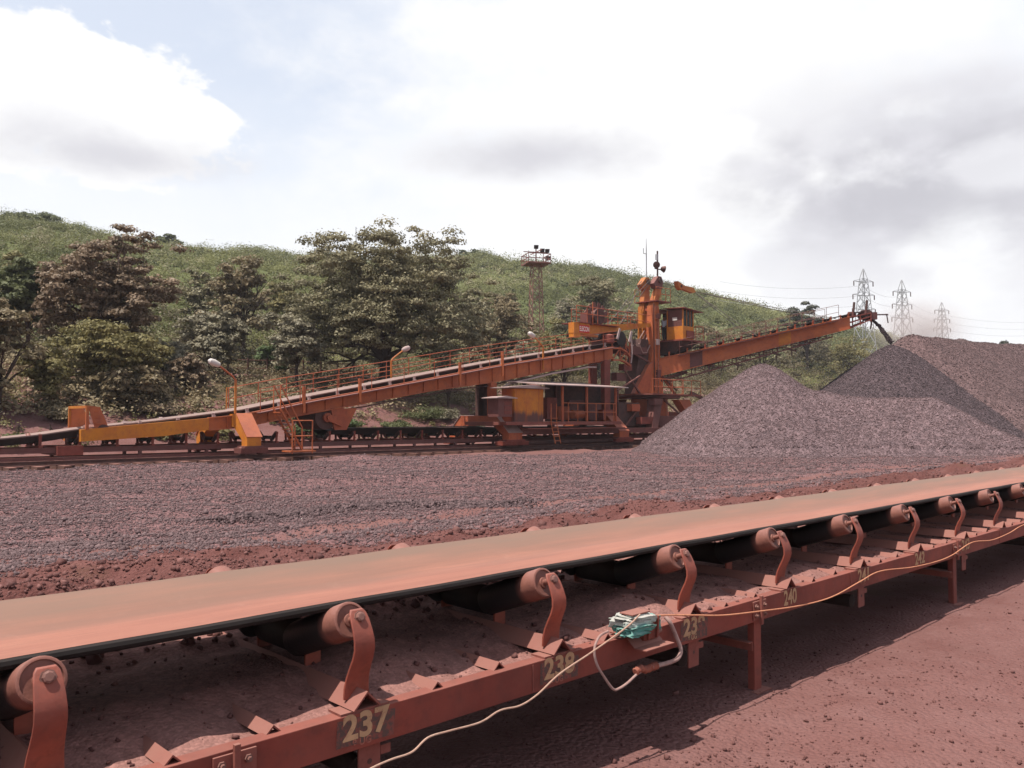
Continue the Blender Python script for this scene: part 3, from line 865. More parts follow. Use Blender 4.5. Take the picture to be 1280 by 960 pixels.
def smooth_path(pts, sub=6):
    P = [np.array(p, float) for p in pts]; out = []
    for i in range(len(P)-1):
        p0 = P[max(i-1, 0)]; p1 = P[i]; p2 = P[i+1]; p3 = P[min(i+2, len(P)-1)]
        for k in range(sub):
            u = k/sub
            out.append(.5*((2*p1) + (-p0+p2)*u + (2*p0-5*p1+4*p2-p3)*u*u + (-p0+3*p1-3*p2+p3)*u**3))
    out.append(P[-1]); return out
def cord(name, label, cat, px, r, mat, n=8):
    pts = smooth_path([PL(x, y, dd_) for x, y, dd_ in px])
    return single(MB().tube(pts, r, n), name, mat, label, cat, pts[0], smooth=True)
cord('trip_cord', 'orange cord along the numbered beam to the right of the cloth wrapped switch', 'cord',
     [(806, 771, 2.93), (830, 769, 2.955), (870, 769, 2.965), (905, 769, 2.95), (950, 764, 2.955), (1000, 757, 2.965), (1040, 746, 2.965), (1075, 727, 2.965), (1100, 714, 2.965), (1140, 709, 2.965), (1170, 702, 2.965), (1190, 694, 2.955), (1215, 678, 2.965), (1240, 675, 2.965), (1262, 666, 2.965), (1282, 655, 2.965), (1330, 640, 2.965), (1380, 616, 2.965)], .0047, M['orange_cord'])
cord('slack_cord', 'cream slack cord sagging below the beam from the cloth wrapped switch to the left', 'cord',
     [(800, 768, 2.90), (782, 785, 2.885), (740, 815, 2.90), (700, 842, 2.93), (672, 868, 2.90), (650, 882, 2.88), (625, 888, 2.87), (600, 903, 2.86), (560, 914, 2.84), (535, 922, 2.83), (515, 940, 2.82), (490, 949, 2.81), (465, 960, 2.80), (420, 985, 2.80), (380, 1010, 2.80)], .0045, M['cream_rope'])
cord('hose', 'thick pale hose hanging in a loop from the beam right of the switch', 'hose',
     [(832, 771, 3.0), (838, 779, 2.97), (845, 795, 2.965), (851, 812, 2.95), (848, 822, 2.93), (840, 827, 2.92), (822, 832, 2.90), (808, 836, 2.90)], .0125, M['hose'], 12)
cord('cable', 'thin pale cable looping below the beam from the switch to the taped hose end', 'cable',
     [(760, 789, 2.93), (749, 796, 2.92), (743, 812, 2.91), (746, 830, 2.90), (755, 846, 2.89), (766, 861, 2.88), (773, 861, 2.88), (784, 854, 2.88), (796, 843, 2.89), (806, 837, 2.90)], .007, M['hose'])
pts = smooth_path([PL(x, y, d_) for x, y, d_ in ((794, 840, 2.893), (800, 836, 2.894), (808, 837, 2.897), (814, 834, 2.899), (820, 832, 2.90))], 5)
rr = [.017 + .007*math.sin(i*2.3) for i in range(len(pts))]
single(MB().tube(pts, rr, 10), 'tape', M['tape'], 'red tape wound round the joint of hose and cable under the beam', 'tape', pts[0])

# ------------------------------------------------------------------ rails and yard conveyor (across the yard at d = 35)
RD0, RD1, YC = 32.8, 37.2, 35.0
def rail_run(d, label):
    t_ = thing('rail_track', label, 'rail track', (20, d, 0), 'rails of the stacker')
    mb = MB(); prof = [(d-.07, .18), (d+.07, .18), (d+.07, .20), (d+.015, .215), (d+.015, .29), (d+.04, .30), (d+.04, .34), (d-.04, .34), (d-.04, .30), (d-.015, .29), (d-.015, .215), (d-.07, .20)]
    mb.prism_t(prof, -60, 160).build('rail', M['dark_steel'], t_)
    s0 = MB().box((-24.1, d-.85, .02), (-23.85, d+.85, .178)).build('sleeper', M['brown_wood'], t_)
    for k in range(1, 90): copy_part(s0, t_, (.85*k, 0, .0))
rail_run(RD0, 'rusty rail on sleepers on the camera side of the yard conveyor')
rail_run(RD1, 'rusty rail on sleepers at the foot of the bank behind the yard conveyor')

yc = thing('yard_conveyor', 'low red yard conveyor with a row of idlers between the rails under the machine', 'conveyor', (20, YC, 0))
for s in (-1, 1):
    d0 = YC + s*.85
    MB().box((-60, d0-.06, .56), (160, d0+.06, .76)).build('side_beam', M['maroon'], yc)
MB().box((-60, YC-1.18, .30), (160, YC-1.10, .42)).build('walkway_edge', M['maroon'], yc)
p0 = MB()
for s in (-1, 1): p0.box((-20.06, YC+s*.85-.05, .02), (-19.94, YC+s*.85+.05, .559))
lg = p0.build('trestle_leg', M['maroon'], yc)
for k in range(1, 34): copy_part(lg, yc, (2.7*k, 0, 0))
# idler of the yard conveyor
def yard_idler(t):
    mb = MB().box((t-.06, YC-.9, .761), (t+.06, YC+.9, .83))
    for s in (-1, 1):
        mb.bar((t, YC+s*.80, .80), (t, YC+s*.86, 1.25), .10, .03, up=(0, 1, 0))
        mb.bar((t, YC+s*.32, .80), (t, YC+s*.32, .98), .08, .03, up=(0, 1, 0))
    fr = mb.build('idler_frame', M['red_steel'], yc)
    for s in (-1, 1):
        ax = np.array((0, s*.82, .574)); c = np.array((t, YC+s*.82, 1.22))
        MB().lathe(c - ax*.56, ax, [(0, .08), (.01, .09), (.54, .09), (.55, .06)], 10).build('side_roller', M['roller_plain' if s > 0 else 'dark_steel'], fr, smooth=True)
    MB().lathe((t, YC-.3, .99), (0, 1, 0), [(0, .08), (.6, .08)], 10).build('centre_roller', M['black_steel'], fr, smooth=True)
    return fr
yi = yard_idler(-6.0)
for k in range(1, 58): copy_part(yi, yc, (1.35*k, 0, 0))
# the belt lies on the idlers to the right of the bend pulley
PUL = PL(402, 530, YC)
tt = np.arange(PUL[0], 150, 1.0); vs = []; 
prof = [(-1.0, 1.36), (-.40, 1.10), (.40, 1.10), (1.0, 1.36)]
for t in tt:
    for q in prof: vs.append((t, YC+q[0], q[1]))
n = len(tt)
mb = MB().add(vs + [(v[0], v[1], v[2]-.03) for v in vs], [tuple(x) for x in grid_faces(n, 4)] + [tuple(x[::-1] + n*4) for x in grid_faces(n, 4)])
mb.build('belt', M['far_belt_under'], yc)

# ------------------------------------------------------------------ tripper: the inclined bridge that lifts the belt
GN, GF = 34.05, 35.95            # near and far girder
tr = thing('tripper_bridge', 'long inclined orange belt bridge rising from the yard conveyor to the tower', 'tripper', (20, YC, 0))
def line_pts(px, d): return [PL(x, y, d) for x, y in px]
top_px = [(300, 519), (380, 502), (460, 487.5), (540, 472.5), (620, 457), (700, 444), (765, 433.5)]
bot_px = [(300, 534), (380, 518), (460, 503), (540, 488), (620, 477), (700, 461), (765, 448)]
tops = line_pts(top_px, GN); bots = line_pts(bot_px, GN)
tt0 = np.array([p[0] for p in tops]); zt0 = np.array([p[2] for p in tops]); 
tb0 = np.array([p[0] for p in bots]); zb0 = np.array([p[2] for p in bots])
cT = np.polyfit(tt0, zt0, 1); cB = np.polyfit(tb0, zb0, 1)
TA = PL(100, 537, GN)[0]; TB_ = PL(245, 523, GN)[0]; TC = tt0[0]; TE = tt0[-1]
def ztop(t): return np.interp(t, [TA] + list(tt0) , [PL(100, 537, GN)[2]] + list(zt0))
def zbot(t): return np.interp(t, [TA, PL(205, 545, GN)[0], PL(245, 538, GN)[0]] + list(tb0), [PL(100, 552, GN)[2], PL(205, 545, GN)[2], PL(245, 539, GN)[2]] + list(zb0))
for dg, nm in ((GN, 0), (GF, 1)):
    # yellow tail beam, then the orange plate girders
    a, b = TA, TB_+.5
    ts = np.linspace(a, b, 12)
    MB().prism_d([(t, zbot(t)) for t in ts] + [(t, ztop(t)) for t in ts[::-1]], dg-.12, dg+.12).build('tail_beam', M['yellow'], tr)
    ts = np.linspace(b+.01, TE, 26)
    gb = MB().prism_d([(t, zbot(t)) for t in ts] + [(t, ztop(t)) for t in ts[::-1]], dg-.05, dg+.05).build('girder', M['orange'], tr)
    mb = MB()
    for i in range(len(ts)-1):
        for zf in (ztop, zbot):
            mb.bar((ts[i], dg, zf(ts[i])), (ts[i+1], dg, zf(ts[i+1])), .26, .05)
    for t in np.arange(b+.8, TE, .95):
        mb.box((t-.02, dg-.12, zbot(t)+.03), (t+.02, dg+.12, ztop(t)-.03))
    mb.build('flange', M['orange'] if nm == 0 else M['orange2'], gb)
# cross beams between the girders
cb0 = None
for t in np.arange(TA+1, TE, 1.9):
    MB().box((t-.07, GN+.06, zbot(t)+.08), (t+.07, GF-.06, zbot(t)+.25)).build('cross_beam', M['orange2'], tr)
# underside conduit and tray
ts = np.linspace(TC+4, TE, 20); mb = MB()
for i in range(len(ts)-1):
    mb.bar((ts[i], GN+.1, zbot(ts[i])-.16+.03*math.sin(i*1.9)), (ts[i+1], GN+.1, zbot(ts[i+1])-.16+.03*math.sin((i+1)*1.9)), .10, .06)
mb.build('cable_tray', M['dark_steel'], tr)
pts = [PL(x, y, GN-.3) for x, y in ((629, 495), (629, 483), (640, 479), (690, 467), (735, 459), (745, 459))]
MB().tube(pts, .055, 8).build('conduit', M['sheet'], tr)
# belt of the bridge: rises out of the yard conveyor on the left
bl = line_pts([(-160, 562), (0, 548), (50, 543), (100, 535.5), (200, 525), (300, 512), (380, 496), (460, 481), (540, 466), (620, 451), (700, 438), (757, 428.5)], GN+.15)
bt = np.array([p[0] for p in bl]); bz = np.array([p[2] for p in bl])
def zbelt(t): return np.interp(t, bt, bz)
ts = np.linspace(bt[0], bt[-1]+.6, 90); n = len(ts)
vs = []
for t in ts:
    for q, up in ((-.85, .0), (-.35, -.22), (.35, -.22), (.85, .0)): vs.append((t, YC+q, zbelt(t)+up))
mb = MB().add(vs + [(v[0], v[1], v[2]-.045) for v in vs], [tuple(x) for x in grid_faces(n, 4)] + [tuple(x[::-1]+n*4) for x in grid_faces(n, 4)]
   + [(i*4, i*4+n*4, i*4+4+n*4, i*4+4) for i in range(n-1)] + [(i*4+3, i*4+7, i*4+7+n*4, i*4+3+n*4) for i in range(n-1)])
ob = mb.build('belt', M['far_belt'], tr)
MB().add([(t, YC-.85, zbelt(t)-.05) for t in ts] + [(t, YC-.62, zbelt(t)-.30) for t in ts], [(i, i+1, i+1+n, i+n) for i in range(n-1)]).build('under_belt_shade', M['far_belt_under'], ob)  # dark sheet standing in for the shaded gap under the belt
def bridge_idler(t):
    zz = ztop(t)
    mb = MB().box((t-.06, GN-.02, zz+.03), (t+.06, GF+.02, zz+.11))
    for s in (-1, 1):
        mb.bar((t, YC+s*.86, zz+.10), (t, YC+s*.90, zbelt(t)+.02), .14, .04, up=(0, 1, 0))
    fr = mb.build('idler_frame', M['sheet'], tr)
    mb = MB()
    for s in (-1, 1):
        mb.tube([(t, YC+s*.36, zbelt(t)-.35), (t, YC+s*.84, zbelt(t)-.12)], .08, 8)
    mb.tube([(t, YC-.34, zbelt(t)-.33), (t, YC+.34, zbelt(t)-.33)], .08, 8)
    mb.build('roller', M['black_steel'], fr)
for t in np.arange(TA+2.2, TE, 1.5): bridge_idler(t)
# hand rails along both sides, tall cable posts among them
def rails_along(f, t0, t1, d, pitch, h, parent, mat, r=.024, name='handrail', n=24):
    ts = np.linspace(t0, t1, n); mb = MB()
    for hh in (h, h*.55):
        mb.tube([(t, d, f(t)+hh) for t in ts], r, 6)
    for t in np.arange(t0, t1+.01, pitch): mb.tube([(t, d, f(t)), (t, d, f(t)+h)], r, 6)
    return mb.build(name, mat, parent)
tR = PL(318, 500, GN)[0]
rails_along(ztop, tR, TE-.2, GN-.55, 1.9, 1.0, tr, M['orange2'], .017)
rails_along(ztop, tR, TE-.2, GF+.6, 1.45, 1.12, tr, M['orange2'], .024)
MB().add([(t, GN-.12, ztop(t)-.02) for t in np.linspace(tR, TE-.2, 24)] + [(t, GN-.60, ztop(t)-.02) for t in np.linspace(tR, TE-.2, 24)]
   + [(t, GN-.12, ztop(t)-.07) for t in np.linspace(tR, TE-.2, 24)] + [(t, GN-.60, ztop(t)-.07) for t in np.linspace(tR, TE-.2, 24)],
   [(i, i+1, i+25, i+24) for i in range(23)] + [(i+48, i+72, i+73, i+49) for i in range(23)] + [(i+24, i+25, i+73, i+72) for i in range(23)]).build('walkway', M['maroon'], tr)
for px, y0, y1 in ((380, 483, 516), (450, 473, 503), (575, 453, 482), (628, 440, 470)):
    p = PL(px, y0, GN-.58); q = PL(px, y1, GN-.58)
    MB().box((p[0]-.06, p[1]-.06, q[2]), (p[0]+.06, p[1]+.06, p[2])).build('cable_post', M['orange'], tr)
def lamp(px, ytop, ybase, d, arm, head_mat, parent):
    p = PL(px, ybase, d); q = PL(px, ytop, d)
    lp = MB().tube([p, (p[0], p[1], q[2]-.15)], .055, 8)
    mb = lp
    mb.tube([(p[0], p[1], q[2]-.18), (p[0]+arm*.12, p[1], q[2]-.02), (p[0]+arm*.75, p[1], q[2]+.42)], .04, 8)
    o = mb.build('lamp_post', M['yellow2'], parent)
    ax = np.array((arm*.93, 0, .36)); c = np.array((p[0]+arm*.7, p[1], q[2]+.42))
    MB().lathe(c, ax, [(0, .05), (.05, .11), (.30, .15), (.48, .12), (.55, .04)], 10).build('lamp_head', head_mat, o, smooth=True)
lamp(294, 470, 517, GN-.05, -1, M['lamp_glass'], tr)
lamp(489, 447, 476, GF+.5, 1, M['sheet'], tr)
lamp(679, 431, 462, GN-.3, -1, M['lamp_glass'], tr)
# guard frame on the tail
p = PL(104, 537, GN); q = PL(136, 537, GN); h = PL(104, 507, GN)[2]
mb = MB()
w = (q[0]-p[0])
for dd_ in (GN-.1, GF+.1):
    mb.bar((p[0]+.1, dd_, p[2]), (p[0]+.1, dd_, h), .10, .10)
mb.bar((p[0]+.1, GN-.1, h-.05), (p[0]+.1, GF+.1, h-.05), .10, .10)
mb.build('guard_frame', M['yellow2'], tr)
mb = MB()
mb.prism_d([(p[0]+.45*w, p[2]), (p[0]+w, p[2]), (p[0]+.62*w, h-.05), (p[0]+.15*w, h)], GN-.06, GN-.02)
MB().prism_d([(p[0]+.15*w, p[2]), (p[0]+w, p[2]), (p[0]+.62*w, h-.05), (p[0]+.15*w, h)], GF+.02, GF+.06).build('guard_plate', M['orange'], tr)
for k in (1, 2, 3): mb.box((p[0]+.4*w, GN-.10, p[2]+(h-p[2])*k/4-.02), (p[0]+.9*w-.12*k*w, GN-.061, p[2]+(h-p[2])*k/4+.02))
mb.build('guard_plate', M['orange'], tr)
MB().lathe((p[0]+.7, GN-.08, p[2]-.05), (0, 1, 0), [(0, .2), (.01, .24), (GF-GN+.15, .24), (GF-GN+.16, .2)], 14).build('tail_pulley', M['dark_steel'], tr, smooth=True)
MB().box((p[0]-.9, GN-.1, p[2]-.95), (p[0]-.01, GF+.1, p[2]-.6)).build('tail_plate', M['red_steel'], tr)

def arch(tc, w, zt, parent, mat, legmat, capmat, name='portal_frame'):
    """portal that straddles the yard conveyor: beam across, leaning legs, wheel boxes on the rails"""
    z1, z0 = zt, zt-.55
    outer = [(RD0-.28, .62), (RD0-.28, 1.05), (RD0+.72, z1), (RD1-.72, z1), (RD1+.28, 1.05), (RD1+.28, .62)]
    inner = [(RD1-.22, .62), (RD1-.22, .95), (RD1-.95, z0), (RD0+.95, z0), (RD0+.22, .95), (RD0+.22, .62)]
    pts_o, pts_i = outer, inner[::-1]
    mb = MB()
    n = len(outer)
    for i in range(n-1):
        quad = [pts_o[i], pts_o[i+1], pts_i[i+1], pts_i[i]]
        mb.prism_t(quad, tc-w/2, tc+w/2)
    o = mb.build(name, mat, parent)
    # sloped cover plates
    for s, dd_ in ((1, RD0), (-1, RD1)):
        a = (dd_-s*.30, 1.06); b = (dd_+s*.70, z1+.015)
        nrm = np.array((-(b[1]-a[1])*s, (b[0]-a[0])*s)); nrm = nrm/np.linalg.norm(nrm)*.025*(1)
        if nrm[1] < 0: nrm = -nrm
        mb = MB().prism_t([a, b, (b[0]+nrm[0], b[1]+nrm[1]), (a[0]+nrm[0], a[1]+nrm[1])], tc-w/2-.04, tc+w/2+.04)
        mb.build('cover_plate', capmat, o)
        mb = MB().prism_t([(dd_-.3, .40), (dd_+.3, .40), (dd_+.36, .62), (dd_-.36, .62)], tc-w*.95, tc+w*.95)
        mb.box((tc-w*.7, dd_-.34, .621), (tc+w*.7, dd_+.34, .70))
        bg = mb.build('wheel_box', legmat, o)
        for q in (-1, 1):
            MB().lathe((tc+q*w*.62, dd_-.13, .50), (0, 1, 0), [(0, .14), (.01, .17), (.22, .17), (.23, .14)], 14).build('wheel', M['dark_steel'], o, smooth=True)
    return o
tp = PL(314, 540, RD0)[0]
arch(tp, .62, PL(306, 518, RD0+.7)[2]+.02, tr, M['yellow'], M['maroon'], M['orange'])
# ladder stair beside the portal
a = PL(352, 572, RD0-.5); b = PL(328, 500, GN-.7)
mb = MB()
s0 = np.array((tp+2.0, RD0-.35, .5)); s1 = np.array((tp+1.0, RD0-.3, ztop(tp+1.15)+.05))
for off in (-.3, .3):
    o3 = np.array((0, off, 0))
    mb.bar(s0+o3, s1+o3, .10, .05)
    mb.tube([s0+o3, s0+o3+(0, 0, .95), s1+o3+(0, 0, 1.0), s1+o3], .028, 6)
for k in range(1, 12):
    c = s0 + (s1-s0)*k/12
    mb.box((c[0]-.11, c[1]-.3, c[2]-.015), (c[0]+.11, c[1]+.3, c[2]+.015))
mb.build('stair', M['orange'], tr)
mb = MB()
for t in (s0[0]-.6, s0[0]+.35):
    mb.tube([(t, RD0-.9, .35), (t, RD0-.9, 1.75)], .028, 6)
for z in (1.1, 1.75): mb.tube([(s0[0]-.6, RD0-.9, z), (s0[0]+.35, RD0-.9, z)], .028, 6)
mb.box((s0[0]-.7, RD0-.95, .42), (s0[0]+.5, RD0-.2, .48))
mb.build('landing', M['orange'], tr)
# small square light post and box by the lamp
pp = PL(283, 515, GF+.3)
MB().tube([pp, pp+np.array((0, 0, 1.1)), pp+np.array((.4, 0, 1.1)), pp+np.array((.4, 0, 0))], .028, 6).build('guard_rail', M['yellow2'], tr)
# bend pulley hung from the bridge
hp = PL(424, 515, GN+.1)
for dd_ in (GN, GF):
    MB().prism_d([(hp[0]-.55, zbot(hp[0])-.03), (hp[0]+.85, zbot(hp[0])-.03), (hp[0]+.30, 1.30), (hp[0]-.35, 1.30)], dd_-.08, dd_+.08).build('pulley_hanger', M['orange2'], tr)
pc = np.array((hp[0]-.75, GN+.02, 1.88))
o = MB().lathe(pc, (0, 1, 0), [(0, .45), (.01, .56), (GF-GN-.05, .56), (GF-GN-.04, .45)], 24).build('bend_pulley', M['dark_steel'], tr, smooth=True)
MB().lathe(pc + np.array((0, -.30, 0)), (0, 1, 0), [(0, .10), (.12, .10), (.121, .22), (.26, .22)], 14).build('bearing', M['orange2'], o, smooth=True)
MB().bar((hp[0]-.75, GN-.16, 1.88), (hp[0]+.0, GN-.16, 1.6), .12, .30, up=(0, 0, 1)).build('bearing_arm', M['orange2'], tr)
# belt coming back from the bend pulley under the bridge
mb = MB()
a = np.array((hp[0]+.0, YC, 2.45)); 
for q in (-.03,):
    mb.bar((hp[0]-.6, YC, 1.36), (hp[0]+9, YC, 1.40), 1.7, .03)
mb.build('return_belt', M['far_belt_under'], tr)
# columns that carry the high end
def column(px, w, dn, zb, mat, d0=None):
    t = PL(px, 500, dn)[0]
    return MB().box((t-w/2, dn-.16, zb), (t+w/2, dn+.16, zbot(t)-.02)).build('bridge_column', mat, tr)
column(615, .42, GN, 1.95, M['orange2']); column(601, .55, GF, 1.95, M['dark_steel'])
column(757, .55, GN, 1.95, M['red_steel']); column(741, .5, GF, 1.95, M['red_steel'])
t = PL(604, 500, GF)[0]
MB().box((t-.1, GF-.9, 2.0), (t+.02, GF-.16, zbot(t)-.1)).build('column_panel', M['dark_steel'], tr)

# ------------------------------------------------------------------ stacker
ST = PL(811, 440, YC)[0]         # slewing axis
stk = thing('stacker', 'rusty orange stacker with a tall mast and cab and yellow counterweight and long boom', 'stacker', (ST, YC, 0))
def box_px(x0, y0, x1, y1, dn, df, name, mat, parent, **kw):
    a = PL(x0, y1, dn); b = PL(x1, y0, dn); c = PL((x0+x1)/2, y0, dn)[2]; e = PL((x0+x1)/2, y1, dn)[2]
    return MB().box((a[0], dn, e), (b[0], df, c)).build(name, mat, parent, **kw)
t1 = PL(640, 545, RD0)[0]; t2 = PL(776, 545, RD0)[0]
arch(t1, 1.0, 1.98, stk, M['orange2'], M['red_steel'], M['sheet'])
arch(t2, .9, 1.98, stk, M['orange2'], M['red_steel'], M['orange2'])
# long carriage beams between the portals, with a walkway
for d0 in (RD0-.05, RD1+.05):
    MB().box((t1+.5, d0-.16, .95), (t2+5.5, d0+.16, 1.25)).build('carriage_beam', M['maroon'], stk)
MB().box((t1+.5, RD0-.75, 1.255), (t2-.5, RD0+.4, 1.31)).build('walkway', M['red_steel_dusty'], stk)
MB().box((t1+.5, RD0-.1, .46), (t2-.5, RD0+.1, .62)).build('cable_trough', M['dark_steel'], stk)
# platform with the yellow electrical house and the open shed
HD0 = 32.1
pa = PL(632, 528, HD0); pb = PL(776, 526, HD0)
PZ = PL(700, 527, HD0)[2]
MB().box((pa[0], HD0-.05, PZ-.18), (pb[0], RD0+2.6, PZ)).build('platform', M['red_steel_dusty'], stk)
for x in (660, 700, 740):
    t = PL(x, 530, HD0)[0]
    MB().box((t-.10, RD0-.2, 1.312), (t+.10, RD0+.2, PZ-.185)).build('platform_post', M['maroon'], stk)
h0 = PL(644, 526, HD0+.2); h1 = PL(680, 526, HD0+.2); HZ = PL(660, 486, HD0+.2)[2]
hs = MB()
# house: one front panel, bowed a little, and a rounded corner on the left
ts = np.linspace(0, 1, 9); front = [(h0[0]+(h1[0]-h0[0])*u, HD0+.25-.12*math.sin(math.pi*u)) for u in ts]
poly = [(h0[0], HD0+1.25)] + front + [(h1[0], HD0+1.25)]
n = len(poly); vs = [(p[0], p[1], PZ+.002) for p in poly] + [(p[0], p[1], HZ) for p in poly]
hs.add(vs, [tuple(range(n-1, -1, -1)), tuple(range(n, 2*n))] + [(i, (i+1) % n, (i+1) % n+n, i+n) for i in range(n)])

def house_mat():
    m = M['yellow'].copy(); m.name = 'stained_yellow_panel'; nt = m.node_tree
    b = next(x for x in nt.nodes if x.type == 'BSDF_PRINCIPLED'); src = b.inputs['Base Color'].links[0].from_socket
    g = N(nt, 'ShaderNodeNewGeometry'); s = N(nt, 'ShaderNodeSeparateXYZ'); nt.links.new(g.outputs['Position'], s.inputs[0])
    mp = N(nt, 'ShaderNodeMapping'); mp.inputs['Scale'].default_value = (3, 3, .25); nt.links.new(g.outputs['Position'], mp.inputs[0])
    f = noise_node(nt, mp.outputs[0], 1.2, 5, .6, .3, .7)
    z = math_node(nt, 'SUBTRACT', s.outputs['Z'], PZ + .62)
    k = math_node(nt, 'ADD', math_node(nt, 'MULTIPLY', z, -4.0), math_node(nt, 'MULTIPLY', math_node(nt, 'SUBTRACT', f, .5), 1.6), True)
    c = mixc(nt, math_node(nt, 'MULTIPLY', k, .95), src, (.10, .045, .042))
    # rust-red right end
    c2 = mixc(nt, noise_node(nt, mp.outputs[0], .8, 4, .6, .52, .7), c, (.30, .075, .028))
    nt.links.new(c2, b.inputs['Base Color']); return m
M['house'] = house_mat()
house = hs.build('electrical_house', M['house'], stk)
MB().box((h0[0]-.012, HD0+.5, PZ+.01), (h0[0]-.003, HD0+1.2, HZ-.02)).build('end_wall', M['orange2'], house)
mid = (h0[0]+h1[0])/2
mb = MB().prism_d([(h0[0]-.75, HZ+.02), (h1[0]+.15, HZ+.02), (h1[0]+.15, HZ+.06), (mid, HZ+.20), (h0[0]-.75, HZ+.06)], HD0-.10, HD0+1.4)
mb.build('roof', M['sheet'], house)
c0_ = PL(623, 520, HD0-.3); c1_ = PL(640, 520, HD0-.3); cz0 = PL(630, 521, HD0-.3)[2]; cz1 = PL(630, 498, HD0-.3)[2]
cab_ = MB().box((c0_[0], HD0-.3, cz0), (c1_[0], HD0+.5, cz1)).build('control_cabinet', M['maroon'], stk)
MB().prism_d([(c0_[0]-.28, cz1), (c1_[0]+.22, cz1), (c1_[0]+.22, cz1+.04), ((c0_[0]+c1_[0])/2, cz1+.13), (c0_[0]-.28, cz1+.04)], HD0-.5, HD0+.7).build('roof', M['sheet'], cab_)
for k in range(3):
    z = cz0 + (cz1-cz0)*(.25+.25*k)
    MB().box((c0_[0]+.42, HD0-.318, z-.10), (c1_[0]-.06, HD0-.302, z+.08)).build('louvre', M['red_steel'], cab_)
# shed
s0 = PL(680, 487, HD0-.4); s1 = PL(784, 487, HD0-.4); SZ = PL(740, 484, HD0)[2]
mb = MB(); RZ = .34
a_, b_ = s0[0]-1.0, s1[0]
mb.hexa([(a_+.9, HD0-.5, SZ), (b_, HD0-.5, SZ+.0), (b_, HD0+2.9, SZ+RZ), (a_, HD0+2.9, SZ+RZ)], [(a_+.9, HD0-.5, SZ+.05), (b_, HD0-.5, SZ+.05), (b_, HD0+2.9, SZ+RZ+.05), (a_, HD0+2.9, SZ+RZ+.05)])
mb.build('shed_roof', M['sheet'], stk)
for x in (703.5, 734, 770):
    t = PL(x, 500, HD0)[0]
    MB().box((t-.055, HD0-.02, PZ+.001), (t+.055, HD0+.09, SZ-.002)).build('shed_post', M['orange2'], stk)
for x in (695, 733, 772):
    t = PL(x, 500, HD0+2.4)[0]
    MB().box((t-.055, HD0+2.35, PZ+.001), (t+.055, HD0+2.46, SZ+.25)).build('shed_post', M['maroon'], stk)
ra = PL(704, 520, HD0)[0]; rb = PL(769, 520, HD0)[0]
mb = MB()
for z in (.55, 1.05): mb.tube([(ra, HD0-.03, PZ+z), (rb, HD0-.03, PZ+z)], .026, 6)
for t in np.arange(ra+.4, rb, .8): mb.tube([(t, HD0-.03, PZ), (t, HD0-.03, PZ+1.05)], .026, 6)
mb.build('handrail', M['orange'], stk)
# machinery inside the shed
for x0, x1, y0, y1, dd_, mt in ((684, 696, 497, 524, 33.4, 'red_steel'), (698, 712, 508, 525, 34.2, 'orange2'), (712, 730, 500, 525, 34.4, 'maroon'), (736, 752, 505, 525, 34.0, 'maroon'), (754, 766, 512, 525, 33.6, 'red_steel')):
    o = box_px(x0, y0, x1, y1, dd_, dd_+.6, 'cabinet', M[mt], stk)
mm = PL(722, 517, 33.2)
MB().lathe((mm[0]-.5, 33.2, PZ+.42), (1, 0, 0), [(0, .15), (.02, .26), (.9, .26), (.92, .2), (1.05, .12)], 14).build('motor', M['orange2'], stk, smooth=True)
MB().box((PL(682, 500, 34.6)[0], 34.6, PZ+.01), (PL(768, 500, 34.6)[0], 34.66, SZ+.2)).build('back_panel', M['dark_steel'], stk)
# ladder hung from the platform
lt = PL(692, 530, HD0-.1)[0]; mb = MB()
for q in (-.22, .22): mb.tube([(lt+q, HD0-.12, PZ+1.0), (lt+q, HD0-.12, PZ-.1), (lt+q+.15, HD0-.3, .45)], .026, 6)
for k in range(6):
    z = .6 + k*.25; mb.tube([(lt-.22+.13*(1-k/6), HD0-.27+.02*k, z), (lt+.22+.13*(1-k/6), HD0-.27+.02*k, z)], .022, 6)
mb.build('ladder', M['orange'], stk)

# slewing deck, ring, column
DZ = PL(810, 493, 33.6)[2]
def disc(z0, z1, r, name, mat): return MB().lathe((ST, YC, z0), (0, 0, 1), [(0, r*.97), (.02, r), (z1-z0-.02, r), (z1-z0, r*.97)], 32).build(name, mat, stk, smooth=True)
disc(1.26, 2.0, 1.9, 'turntable_base', M['maroon'])
disc(2.0, DZ-.25, 1.25, 'slewing_column', M['orange2'])
disc(DZ-.24, DZ-.05, 2.1, 'slewing_ring', M['maroon'])
MB().box((ST-2.5, YC-2.2, DZ-.045), (ST+3.0, YC+2.0, DZ+.05)).build('slewing_deck', M['red_steel_dusty'], stk)
mb = MB()
for z in (.5, 1.0):
    mb.tube([(ST-2.5, YC-2.15, DZ+z), (ST+3.0, YC-2.15, DZ+z)], .026, 6)
for t in np.arange(ST-2.5, ST+3.01, 1.1): mb.tube([(t, YC-2.15, DZ+.05), (t, YC-2.15, DZ+1.0)], .026, 6)
mb.build('handrail', M['orange2'], stk)
